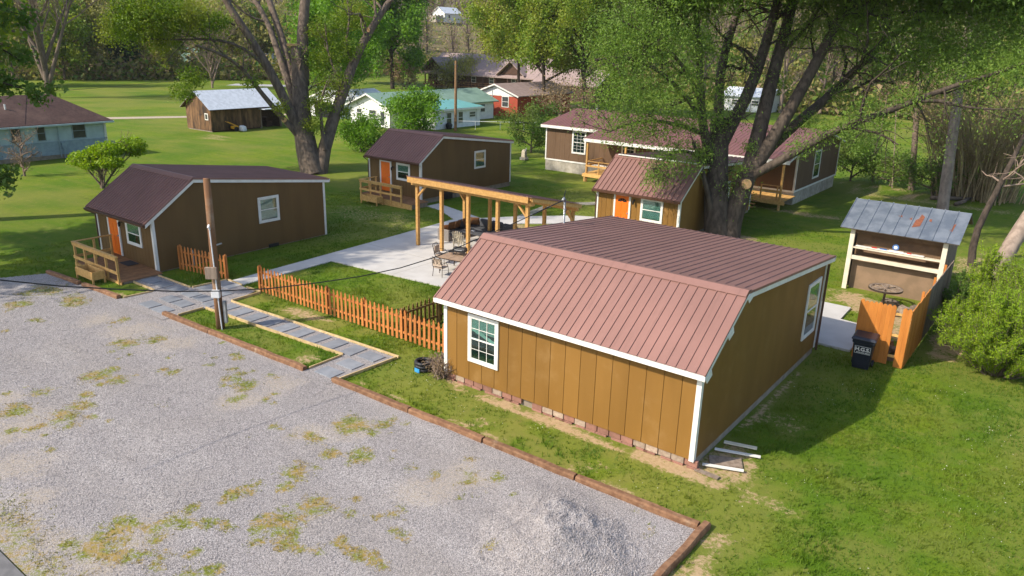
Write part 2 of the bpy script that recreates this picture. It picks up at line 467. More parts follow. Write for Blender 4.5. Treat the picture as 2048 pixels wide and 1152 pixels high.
# footprints (x = along the cabins' fronts, y = away from the lot)
LOT = [(-60, -12.66), (-22.6, -4.9), (-21.6, -3.02), (-15.7, -2.68), (-12.5, -2.46), (-3.8, -2.24), (-2.4, -2.16), (3.9, -2.06), (10.56, -1.95), (10.5, -4.2), (10.25, -12.66)]
PATH = [(-17.45, -1.25), (-17.6, -.05), (-14.9, -.05), (-14.6, 1.6), (-14.05, 1.62), (-14.0, 1.6), (-12.3, 1.55), (-11.85, .05), (-2.25, .42), (-2.4, -2.62), (-3.85, -2.72), (-3.88, -.68), (-11.95, -1.12), (-11.95, -2.95), (-15.65, -3.1), (-15.5, -1.4)]
PATIO = [(-14.35, .9), (-13.45, .9), (-13.5, 6.9), (-6.9, 7.5), (-.2, 7.7), (-.2, 17.6), (-9.9, 17.9), (-14.2, 18.3), (-15.25, 18.0), (-14.9, 12.0)]
WALK_C = [(-19.2, 21.0), (-17.6, 20.55), (-14.3, 19.6), (-12.9, 18.2), (-15.0, 18.0), (-17.6, 19.5), (-19.2, 19.85)]
WALK_D = [(-15.2, 18.1), (-12.6, 18.0), (-11.4, 20.2), (-9.2, 22.2), (-7.2, 22.4), (-7.2, 24.2), (-8.6, 25.2), (-10.2, 24.4), (-12.8, 21.6)]
SIDE = [(8.75, 11.95), (10.25, 11.95), (10.2, 15.2), (9.0, 15.35), (8.95, 17.2), (7.7, 17.2), (7.7, 11.4), (9.0, 11.4)]
BLD = [(0.1, .2, 9.3, 11.1), (-23.5, .1, -18.0, 10.5), (-25, 19.9, -19.8, 30), (-7.6, 22.6, -2.0, 34), (-22.5, 36, -.6, 49.4), (7.7, 20.2, 12.1, 23.5), (-22.2, -1.9, -17.4, .3), (-24.3, 18.0, -19.9, 20.1)]

def axis_coords(lo, hi):
    f = np.arange(lo, hi + 1e-6, .34)
    m1 = hi + np.cumsum(np.full(44, 2.2)); m0 = lo - np.cumsum(np.full(44, 2.2))
    c1 = m1[-1] + np.cumsum(np.geomspace(4, 60, 52)); c0 = m0[-1] - np.cumsum(np.geomspace(4, 60, 52))
    return np.concatenate([c0[::-1], m0[::-1], f, m1, c1])
gx = axis_coords(-27, 22); gy = axis_coords(-14, 36)
GX, GY = np.meshgrid(gx, gy, indexing='ij')
GZ = terrain(GX, GY)
nx, ny = GX.shape
vid = np.arange(nx * ny).reshape(nx, ny)
faces = np.stack([vid[:-1, :-1], vid[1:, :-1], vid[1:, 1:], vid[:-1, 1:]], -1).reshape(-1, 4)

def dirt_field(x, y):
    n = fbm(x * 1.3 + 9, y * 1.3 + 9, 11, 4)
    d = np.zeros(np.shape(x))
    def blob(cx, cy, rx, ry, s=1.0):
        nonlocal d
        q = np.sqrt(((x - cx) / rx) ** 2 + ((y - cy) / ry) ** 2)
        d = np.maximum(d, s * (1 - sstep(.45, 1.15, q + (n - .5) * 1.5)))
    blob(4.6, .02, 4.8, .33); blob(8.6, .05, 1.6, .4); blob(9.9, 1.2, .9, 1.3, .8); blob(.6, .2, .8, .4)
    blob(9.45, 6.0, .22, 5.5, .8); blob(10.2, 4.6, .8, .9, .55)
    blob(-8.4, 1.15, 1.7, .5, .8); blob(-4.6, -1.7, .7, .6, .8)
    for i in range(9):
        blob(-1.5 + i * 1.35, -1.9 + .15 * math.sin(i * 2.1), .6, .22, .75)
    blob(10.95, -3.4, .5, 1.8, .85); blob(11.6, -5.5, 1.0, .9, .5)
    blob(8.9, 18.4, 1.8, 1.6, .9); blob(10.2, 14.2, 1.2, 2.2); blob(11, 17, 1.0, 3, .9); blob(13.2, 16, .9, 4)
    blob(-20.0, 15.4, 4.2, 2.6, .55); blob(-16.6, 14.8, 2.0, 3.0, .45); blob(-10.6, 19.3, 2.0, 1.3, .8); blob(-17.0, 11.0, 1.6, 2.0, .4)
    blob(1.0, 36.4, 4, 1.3, .8); blob(4.0, 50.5, 7, 1.6, .9); blob(-60, 29.5, 3.8, 2.0, .65); blob(12.5, 29, 2, 4, .7); blob(8, 47.5, 8, 2, .7)
    blob(-36, 22.5, 1.8, 1.8, .8); blob(-.8, 25.9, 2.6, 2.2, .9)
    blob(-16.2, -2.4, .6, .25, .8); blob(3.2, -1.2, .6, .35, .55); blob(7.2, -1.2, .7, .4, .5); blob(11.4, 0.1, 1.0, .5, .6)
    return d
def dry_field(x, y):
    """yellowish, thinner turf"""
    near = np.exp(-(((x - 5) / 8.5) ** 2 + ((y + 1.8) / 4.5) ** 2)); near = np.maximum(near, np.exp(-(((x + 8) / 6) ** 2 + ((y - .5) / 2.5) ** 2)))
    straw = sstep(.50, .62, fbm(x * 1.25 + 1, y * 1.25 + 2, 23, 4)) * (.35 + .75 * near)
    return np.clip(np.maximum(sstep(.46, .66, fbm(x * .22 + 3, y * .22 + 8, 21, 4)) * .7, straw), 0, 1)
DI = dirt_field(GX, GY); DR = dry_field(GX, GY)
me = fast_mesh('ground', np.stack([GX, GY, GZ], -1).reshape(-1, 3), faces, [], smooth=True)
add_attr(me, 'litter', sstep(.02, .6, GZ).ravel()); add_attr(me, 'dirt', DI.ravel()); add_attr(me, 'dry', DR.ravel())

def ground_mat():
    m = bpy.data.materials.new('lawn')
    nt, p = nodes_of(m)
    co = texco(nt, 'World')
    g1 = mixc(nt, ramp(nt, noise(nt, co, .18, 4), .35, .68), (.080, .150, .008), (.145, .195, .011))
    g1 = mixc(nt, ramp(nt, noise(nt, co, 1.6, 5, .6), .45, .75), g1, (.075, .132, .012))
    g1 = mixc(nt, ramp(nt, noise(nt, co, 2.2, 6, .72), .52, .72), g1, (.205, .195, .050))
    g1 = mixc(nt, ramp(nt, noise(nt, co, 26, 3, .7), .4, .72), g1, (.056, .105, .008))
    ad = nt.nodes.new('ShaderNodeAttribute'); ad.attribute_name = 'dry'
    mu = nt.nodes.new('ShaderNodeMath'); mu.operation = 'MULTIPLY'; mu.inputs[1].default_value = .62
    nt.links.new(ad.outputs['Fac'], mu.inputs[0])
    g1 = mixc(nt, mu.outputs[0], g1, (.215, .195, .050))
    at_ = nt.nodes.new('ShaderNodeAttribute'); at_.attribute_name = 'dirt'
    nz = noise(nt, co, 6, 6, .75)
    sm = nt.nodes.new('ShaderNodeMath'); sm.operation = 'MULTIPLY_ADD'; sm.inputs[1].default_value = 2.6; sm.inputs[2].default_value = -1.40
    nt.links.new(nz, sm.inputs[0])
    ad2 = nt.nodes.new('ShaderNodeMath'); ad2.operation = 'ADD'
    nt.links.new(at_.outputs['Fac'], ad2.inputs[0]); nt.links.new(sm.outputs[0], ad2.inputs[1])
    dcol = mixc(nt, ramp(nt, noise(nt, co, 9, 5, .7), .35, .7), (.43, .31, .18), (.33, .225, .125))
    fac = ramp(nt, ad2.outputs[0], .35, .85)
    col = mixc(nt, fac, g1, dcol)
    fl = nt.nodes.new('ShaderNodeAttribute'); fl.attribute_name = 'litter'
    lit = mixc(nt, ramp(nt, noise(nt, co, .25, 6, .7), .35, .65), (.17, .125, .075), (.11, .115, .045))
    col = mixc(nt, fl.outputs['Fac'], col, lit)
    nt.links.new(col, p.inputs['Base Color'])
    p.inputs['Roughness'].default_value = .95
    p.inputs['Specular IOR Level'].default_value = .1
    b = nd(nt, 'ShaderNodeBump', Strength=.7, Distance=.04)
    nt.links.new(noise(nt, co, 22, 5, .7), b.inputs['Height']); nt.links.new(b.outputs[0], p.inputs['Normal'])
    return m
me.materials.append(ground_mat())
struct(put('ground', me))

# ---- gravel lot with its spoil heap
def gravel_mat(name, weeds):
    m = bpy.data.materials.new(name)
    nt, p = nodes_of(m)
    co = texco(nt, 'World')
    v = nt.nodes.new('ShaderNodeTexVoronoi'); v.inputs['Scale'].default_value = 40
    nt.links.new(co, v.inputs['Vector'])
    sep = nt.nodes.new('ShaderNodeSeparateColor'); nt.links.new(v.outputs['Color'], sep.inputs[0])
    col = mixc(nt, sep.outputs[0], (.212, .192, .190), (.455, .422, .415))
    col = mixc(nt, ramp(nt, noise(nt, co, .35, 4), .4, .7), col, mixc(nt, sep.outputs[1], (.232, .207, .193), (.43, .39, .365)))
    col = mixc(nt, ramp(nt, noise(nt, texco(nt, 'World', (.12, .7, 1)), 1.0, 4), .45, .75), col, mixc(nt, sep.outputs[1], (.31, .285, .275), (.515, .48, .468)))
    col = mixc(nt, ramp(nt, v.outputs['Distance'], .42, .72), col, (.16, .148, .146))
    if weeds:
        a = nt.nodes.new('ShaderNodeAttribute'); a.attribute_name = 'tan'
        nz = noise(nt, co, 11, 6, .8)
        sm = nt.nodes.new('ShaderNodeMath'); sm.operation = 'MULTIPLY_ADD'; sm.inputs[1].default_value = 3.4; sm.inputs[2].default_value = -1.75
        nt.links.new(nz, sm.inputs[0])
        s2 = nt.nodes.new('ShaderNodeMath'); s2.operation = 'ADD'
        nt.links.new(a.outputs['Fac'], s2.inputs[0]); nt.links.new(sm.outputs[0], s2.inputs[1])
        col = mixc(nt, ramp(nt, s2.outputs[0], .2, 2.2), col, mixc(nt, sep.outputs[2], (.33, .265, .185), (.44, .37, .28)))
        a = nt.nodes.new('ShaderNodeAttribute'); a.attribute_name = 'weed'
        s3 = nt.nodes.new('ShaderNodeMath'); s3.operation = 'ADD'
        nt.links.new(a.outputs['Fac'], s3.inputs[0]); nt.links.new(sm.outputs[0], s3.inputs[1])
        col = mixc(nt, ramp(nt, s3.outputs[0], .55, 1.05), col, mixc(nt, ramp(nt, noise(nt, co, 2, 4), .4, .6), (.155, .175, .024), (.27, .19, .055)))
    nt.links.new(col, p.inputs['Base Color'])
    p.inputs['Roughness'].default_value = .9
    p.inputs['Specular IOR Level'].default_value = .2
    b = nd(nt, 'ShaderNodeBump', Strength=.6, Distance=.02); b.invert = True
    nt.links.new(v.outputs['Distance'], b.inputs['Height']); nt.links.new(b.outputs[0], p.inputs['Normal'])
    return m
MAT['gravel'] = gravel_mat('crushed_limestone', True)
MAT['gravel_path'] = gravel_mat('path_limestone', False)

WEEDS = [(90, 580, 1.5), (150, 600, 1.2), (40, 612, .8), (70, 640, .5), (20, 820, .9), (70, 790, .7), (130, 830, .9), (170, 812, .7), (150, 850, .5), (190, 755, .7), (230, 760, .5),
         (490, 770, .8), (470, 800, .6), (455, 760, .4), (700, 850, 1.0), (640, 880, .6), (660, 905, .5), (720, 915, .7), (770, 850, .5), (870, 950, .5), (940, 965, .8), (990, 960, .5), (585, 945, .8), (620, 1015, .8), (575, 1045, .9),
         (520, 1050, .7), (640, 1005, .5), (560, 1090, .6), (500, 985, .3), (250, 1050, .6), (200, 1095, .9), (230, 1110, .5), (340, 1040, .5), (300, 1060, .4), (320, 1120, .6), (420, 1140, .4), (725, 1110, .3), (765, 1135, .3), (680, 1085, .35),
         (805, 1025, .35), (790, 1060, .3), (410, 1045, .3), (370, 1050, .35), (480, 680, .5), (470, 710, .35), (250, 690, .8), (320, 680, .5), (380, 640, .5), (330, 740, .4), (530, 800, .3), (420, 730, .3), (240, 640, .5), (560, 860, .3), (1290, 1075, .25)]
TANS = [(270, 660, 1.8), (340, 690, 1.4), (200, 640, 1.2), (20, 860, 1.8), (30, 930, 1.4), (5, 800, 1.0), (830, 985, 1.1), (870, 990, .9), (700, 860, 1.2), (930, 960, 1.3), (110, 1090, 1.4), (40, 1060, 1.2), (620, 870, 1.0), (260, 1080, 1.2), (560, 770, 1.1), (480, 800, 1.0), (60, 1000, .8), (190, 1130, 1.3)]
WP = [(*ground(a, b)[:2], r * .9) for a, b, r in WEEDS]
_wr = np.random.RandomState(4)
for cx, cy, r in list(WP):
    for _ in range(2): WP.append((cx + _wr.normal() * r * 1.3, cy + _wr.normal() * r * 1.3, _wr.uniform(.12, .4)))
for _ in range(26): WP.append((_wr.uniform(-18, 8), _wr.uniform(-12, -3), _wr.uniform(.08, .3)))
TP = [(*ground(a, b)[:2], r) for a, b, r in TANS]
def blobs(x, y, P, seed, amp=1.6):
    n = fbm(x * 1.9 + 5, y * 1.9 + 5, seed, 4)
    d = np.zeros(np.shape(x))
    for cx, cy, r in P:
        q = np.hypot(x - cx, y - cy) / r
        d = np.maximum(d, 1 - sstep(.2, 1.15, q + (n - .5) * amp))
    return d
def lot_z(x, y):
    z = .02 + .05 * (fbm(x * .8, y * .8, 31, 4) - .5)
    # heap of fresh stone
    n = fbm(x * 1.6 + 2, y * 1.6, 33, 4) - .5
    q = np.hypot((x - 8.3) / 2.0, (y + 4.75) / 1.75)
    z = z + .55 * np.maximum(0, 1 - q + n * .34) ** 1.05
    q2 = np.hypot((x - 7.2) / 1.5, (y + 3.7) / 1.1)
    z = z + .22 * np.maximum(0, 1 - q2 + n * .4)
    return np.maximum(z, .012)
lx = np.arange(-34, 10.7, .11); ly = np.arange(-12.75, -1.9, .11)
LX, LY = np.meshgrid(lx, ly, indexing='ij')
inside = in_poly(LX, LY, LOT)
edge_n = fbm(LX * 2, LY * 2, 5, 3)

vid = np.arange(LX.size).reshape(LX.shape)
q = np.stack([vid[:-1, :-1], vid[1:, :-1], vid[1:, 1:], vid[:-1, 1:]], -1)
keep = inside[:-1, :-1] & inside[1:, :-1] & inside[1:, 1:] & inside[:-1, 1:]
me = fast_mesh('gravel_lot', np.stack([LX, LY, lot_z(LX, LY)], -1).reshape(-1, 3), q[keep], [MAT['gravel']], smooth=True)
strip = 1 - sstep(.0, 1.1, LY + 12.3 + (edge_n - .5) * 1.2)
add_attr(me, 'weed', np.maximum(blobs(LX, LY, WP, 41), strip * .8).ravel())
add_attr(me, 'tan', np.maximum(blobs(LX, LY, TP, 43, 1.0), strip).ravel())
struct(put('gravel_lot', me))

def sheet(name, poly, mat, z, thick=0.0):
    mb = MB()
    if thick: mb.prism(poly, 'z', z - thick, z)
    else: mb.add([(x, y, z) for x, y in poly], [tuple(range(len(poly)))])
    bm = bmesh.new(); me = mb.mesh(name, mat)
    bm.from_mesh(me); bmesh.ops.triangulate(bm, faces=[f for f in bm.faces if len(f.verts) > 4])
    bm.to_mesh(me); bm.free()
    return put(name, me)
road = struct(sheet('road', [(-80, -19), (80, -19), (80, -12.75), (-80, -12.6)], MAT['asphalt'], .06, .08))
walk = struct(sheet('walkway', PATH, MAT['gravel_path'], .034))
PAV = [(-17.05, -.68), (-16.1, -.62), (-15.1, -.55), (-14.0, -2.35), (-13.02, -2.35), (-14.02, -1.45), (-13.08, -1.42), (-13.98, -.52), (-13.06, -.5), (-14.15, .38), (-13.1, .42),
       (-12.2, -.52), (-14.3, 1.25), (-11.3, -.5), (-10.4, -.46), (-9.45, -.42), (-8.5, -.38), (-7.58, -.33), (-6.68, -.29), (-5.78, -.25), (-4.86, -.2), (-3.9, -.17), (-2.98, -.12), (-3.05, -1.05), (-3.08, -1.95)]
pm = MB().prism([(-.42, -.3), (.42, -.3), (.42, .3), (-.42, .3)], 'z', -.02, .022).mesh('paver', MAT['paver'], bevel=.006)
for i, (x, y) in enumerate(PAV):
    turned = (x > -12.6 and y > -.6 and x < -3.4)
    o = put('paver', pm, walk, (x, y + (.0 if turned else 0), .044), (math.pi / 2 if turned else 0) + rng.uniform(-.03, .03))
def edging(pts):
    for (a, b) in zip(pts[:-1], pts[1:]):
        d = np.array(b) - np.array(a); L = np.hypot(*d); n = max(1, int(round(L / 2.6)))
        for i in range(n):
            p = np.array(a) + d * i / n; q_ = np.array(a) + d * (i + 1) / n
            q_ = q_ - d / L * .006
            p = p + rng.uniform(-.012, .012, 2); q_ = q_ + rng.uniform(-.012, .012, 2)
            MB().bar((*p, .05), (*q_, .05), .045, .11).build('edging_board', MAT['edging'], walk)
edging([(-17.4, -1.3), (-15.6, -1.3)]); edging([(-15.5, -1.42), (-15.62, -2.68)]); edging([(-17.5, -.08), (-14.85, -.06)]); edging([(-14.75, 0.0), (-14.6, 1.62)]); edging([(-14.55, 1.66), (-13.4, 1.64)])
edging([(-13.0, 1.6), (-12.0, 1.62)]); edging([(-11.95, 1.55), (-11.9, .1)]); edging([(-11.85, .06), (-2.2, .46)]); edging([(-2.22, .38), (-2.36, -2.1)]); edging([(-3.88, -.66), (-11.9, -1.12)]); edging([(-3.84, -.74), (-3.84, -2.2)]); edging([(-11.95, -1.2), (-11.95, -2.3)])

pat = struct(sheet('patio', PATIO, MAT['concrete'], .05, .1))
struct(sheet('path', WALK_C, MAT['concrete'], .044, .1)); struct(sheet('path', WALK_D, MAT['concrete'], .047, .1))
struct(sheet('pavement', SIDE, MAT['concrete'], .09, .14))
struct(sheet('path', [(-13.9, 26.2), (-13.2, 26.0), (-10.9, 28.6), (-9.5, 29.0), (-9.6, 29.8), (-11.4, 29.5)], MAT['old_concrete'], .03, .06))
struct(sheet('path', [(-12.6, 19.2), (-12.0, 19.0), (-12.4, 22.8), (-13.0, 26.0), (-13.6, 26.2), (-13.1, 22.8)], MAT['old_concrete'], .03, .06))
# control joints in the patio slab
for c in (10.4, 14.2):
    MB().box((-14.85, c - .008, .0505), (-.3, c + .008, .054)).build('joint', MAT['old_concrete'], pat)
MB().box((-9.6, 7.4, .0505), (-9.585, 17.8, .054)).build('joint', MAT['old_concrete'], pat)
# far gravel lane and lane beyond the field
lane = M('lane_gravel', (.40, .33, .25), (.32, .26, .19), 3, rough=.95)
struct(sheet('road', [(-110, 12.5), (-96, 18.5), (-86, 26), (-78.5, 41), (-73, 55), (-75, 55.5), (-80.5, 42), (-88, 28), (-97.5, 20.5), (-111, 14.5)], lane, .02))
struct(sheet('road', [(-134, 79), (-120, 90), (-113, 94), (-116, 97.5), (-127, 92), (-138, 84)], M('far_drive', (.36, .36, .38), (.30, .30, .31), 2, rough=.95), .02))

# ---- landscape timbers along the lot
def timber(a, b, label, w=.2, h=.17, z=.09, group='timbers round the gravel lot'):
    a = np.array(a, float); b = np.array(b, float)
    mid = (a + b) / 2; d = b - a; L = np.hypot(*d)
    mb = MB()
    segs = max(2, int(L / .5))
    vs = []; fs = []
    for i in range(segs + 1):
        x = -L / 2 + L * i / segs
        jy = .012 * math.sin(i * 1.7 + L); jz = .01 * math.cos(i * 2.3 + L)
        for sy, sz in ((-1, -1), (1, -1), (1, .5), (.7, 1), (-.7, 1), (-1, .5)):
            vs.append((x, sy * w / 2 + jy, sz * h / 2 + jz))
    for i in range(segs):
        for k in range(6):
            k2 = (k + 1) % 6
            fs.append((i * 6 + k, i * 6 + k2, (i + 1) * 6 + k2, (i + 1) * 6 + k))
    fs.append((5, 4, 3, 2, 1, 0)); fs.append(tuple(segs * 6 + k for k in range(6)))
    o = mb.add(vs, fs).build('landscape_timber', MAT['timber'], None, loc=(*mid, z), bevel=0)
    o.rotation_euler = (0, 0, math.atan2(d[1], d[0]))
    return tag(o, label, 'timber', group)
timber((-21.7, -3.15), (-18.9, -2.98), 'brown landscape timber nearest the left edge of the lot')
timber((-18.6, -2.95), (-15.75, -2.78), 'brown timber beside the planter box, its dark end at the path')
timber((-12.5, -2.58), (-9.35, -2.52), 'brown timber in front of the utility pole')
timber((-9.3, -2.51), (-3.85, -2.35), 'long brown timber edging the grass island, ending at the pavers')
timber((-2.45, -2.28), (1.0, -2.22), 'brown timber starting at the lower end of the paver path')
timber((1.04, -2.22), (3.9, -2.17), 'brown timber edging the lot opposite the front window')
timber((3.95, -2.16), (7.0, -2.14), 'brown timber edging the lot opposite the middle of the front wall')
timber((7.05, -2.13), (10.42, -2.05), 'brown timber reaching the right corner of the gravel lot')
timber((10.56, -1.85), (10.5, -5.6), 'brown timber turning back toward the camera at the lot corner')
# ================================================================== CABINS
def slopebox(mb, u0, u1, prof, th):
    """slab along x with given (y,z) upper profile and thickness th downwards"""
    low = [(y, z - th) for y, z in reversed(prof)]
    return mb.prism(prof + low, 'x', u0, u1)
def roof_panels(t, x0, x1, ya, za, yb, zb_, pitch, mat, rib=.028, gap=True, name='roof_panel'):
    """standing-seam panels from (ya,za) to (yb,zb), one object per panel, shared mesh"""
    n = max(1, int(round((x1 - x0) / pitch))); w = (x1 - x0) / n
    d = np.array((yb - ya, zb_ - za)); L = np.hypot(*d); d = d / L; nrm = np.array((-d[1], d[0]))
    if nrm[1] < 0: nrm = -nrm
    sec = [(0, -.012), (w, -.012), (w, 0), (.05, .0), (.036, rib), (.014, rib), (0, .0)]
    mb = MB()
    vs = []
    for (yy, zz) in ((ya, za), (yb, zb_)):
        for sx, h in sec:
            vs.append((sx, yy - ya + nrm[0] * h, zz - za + nrm[1] * h))
    k = len(sec)
    fs = [tuple(range(k)), tuple(range(2 * k - 1, k - 1, -1))]
    for i in range(k):
        j = (i + 1) % k
        fs.append((i, j, k + j, k + i))
    me = mb.add(vs, fs).mesh(name, mat)
    for i in range(n):
        put(name, me, t, (x0 + i * w, ya + nrm[0] * .016, za + nrm[1] * .016))

def wallT(face, c):
    """map (s, z, out) of a wall plane to local coords"""
    if face == 'front': return lambda s, z, o: (s, c - o, z)
    if face == 'back': return lambda s, z, o: (s, c + o, z)
    if face == 'right': return lambda s, z, o: (c + o, s, z)
    return lambda s, z, o: (c - o, s, z)
def tb(mb, T, s0, s1, z0, z1, o0, o1):
    return mb.box(T(s0, z0, o0), T(s1, z1, o1))
def window(t, face, c, s0, s1, z0, z1, grid=(0, 0), style='blind', trim=.11, trim_mat='trim', gap_mat='room'):
    T = wallT(face, c)
    f = MB()
    tb(f, T, s0, s0 + trim, z0, z1, .002, .05); tb(f, T, s1 - trim, s1, z0, z1, .002, .05)
    tb(f, T, s0 + trim, s1 - trim, z0, z0 + trim, .002, .048); tb(f, T, s0 + trim, s1 - trim, z1 - trim, z1, .002, .048)
    w = f.build('window', MAT[trim_mat], t)
    a0, a1, b0, b1 = s0 + trim, s1 - trim, z0 + trim, z1 - trim
    m = (b0 + b1) / 2
    sm = MB(); q = .035
    tb(sm, T, a0, a0 + q, b0, b1, .004, .04); tb(sm, T, a1 - q, a1, b0, b1, .004, .04)
    tb(sm, T, a0 + q, a1 - q, m - q * .7, m + q * .7, .004, .042)
    tb(sm, T, a0 + q, a1 - q, b0, b0 + q, .004, .038); tb(sm, T, a0 + q, a1 - q, b1 - q, b1, .004, .038)
    sm.build('sash', MAT[trim_mat], w)
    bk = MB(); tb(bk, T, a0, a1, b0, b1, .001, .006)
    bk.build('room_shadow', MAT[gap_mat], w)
    for lo, hi in ((b0 + q, m - q * .7), (m + q * .7, b1 - q)):
        g = MB(); tb(g, T, a0 + q, a1 - q, lo, hi, .028, .031); g.build('pane', MAT['glass'], w)
        if grid[0]:
            mu = MB()
            for i in range(1, grid[0]):
                x = a0 + q + (a1 - a0 - 2 * q) * i / grid[0]; tb(mu, T, x - .009, x + .009, lo, hi, .0315, .037)
            for i in range(1, grid[1]):
                z = lo + (hi - lo) * i / grid[1]; tb(mu, T, a0 + q, a1 - q, z - .009, z + .009, .0318, .0365)
            mu.build('muntin', MAT[trim_mat], w)
    if style in ('blind', 'half', 'full'):
        bl = MB(); z = b1 - q; end = {'blind': m, 'half': m + .1, 'full': b0 + .1}[style]
        while z > end:
            tb(bl, T, a0 + q, a1 - q, z - .024, z - .004, .010, .016); z -= .034
        bl.build('blind', MAT['blind'], w)
    if style == 'fallen':
        bl = MB(); z = b1 - q
        while z > m + .25:
            tb(bl, T, a0 + q, a1 - q, z - .024, z - .004, .010, .016); z -= .034
        for i in range(3):
            p = T(a0 + .06, m + .36 - i * .04, .02); q2 = T(a1 - .05, m + .08 - i * .04, .02)
            bl.bar(p, q2, .006, .035)
        bl.build('blind', MAT['blind'], w)
    return w
def door(t, face, c, s0, z0, w=.91, h=2.03, fan=False, trim_mat='trim', tr=.12):
    T = wallT(face, c)
    d = MB(); tb(d, T, s0, s0 + w, z0, z0 + h, .002, .03)
    for a, b in ((.12, w / 2 - .05), (w / 2 + .05, w - .12)):
        for e, g in ((.2, .95), (1.1, 1.6)):
            tb(d, T, s0 + a, s0 + b, z0 + e, z0 + g, .03, .042)
    do = d.build('door', MAT['door'], t)
    fr = MB(); tb(fr, T, s0 - tr, s0, z0, z0 + h + tr, .002, .055); tb(fr, T, s0 + w, s0 + w + tr, z0, z0 + h + tr, .002, .055)
    tb(fr, T, s0, s0 + w, z0 + h, z0 + h + tr, .002, .052)
    fr.build('door_frame', MAT[trim_mat], t)
    k = MB(); tb(k, T, s0 + w - .1, s0 + w - .04, z0 + .98, z0 + 1.04, .03, .09); k.build('handle', MAT['steel'], do)
    if fan:
        for i in range(4):
            a0 = math.pi * i / 4 + .06; a1 = math.pi * (i + 1) / 4 - .06
            pts = [(s0 + w / 2 + .07 * math.cos(a0), z0 + 1.66 + .05 * math.sin(a0)), (s0 + w / 2 + .32 * math.cos(a0), z0 + 1.66 + .22 * math.sin(a0)),
                   (s0 + w / 2 + .32 * math.cos(a1), z0 + 1.66 + .22 * math.sin(a1)), (s0 + w / 2 + .07 * math.cos(a1), z0 + 1.66 + .05 * math.sin(a1))]
            MB().prism([(p[0], p[1]) for p in pts], 'y', c - .045, c - .031).build('pane', MAT['dark'], do)
    return do

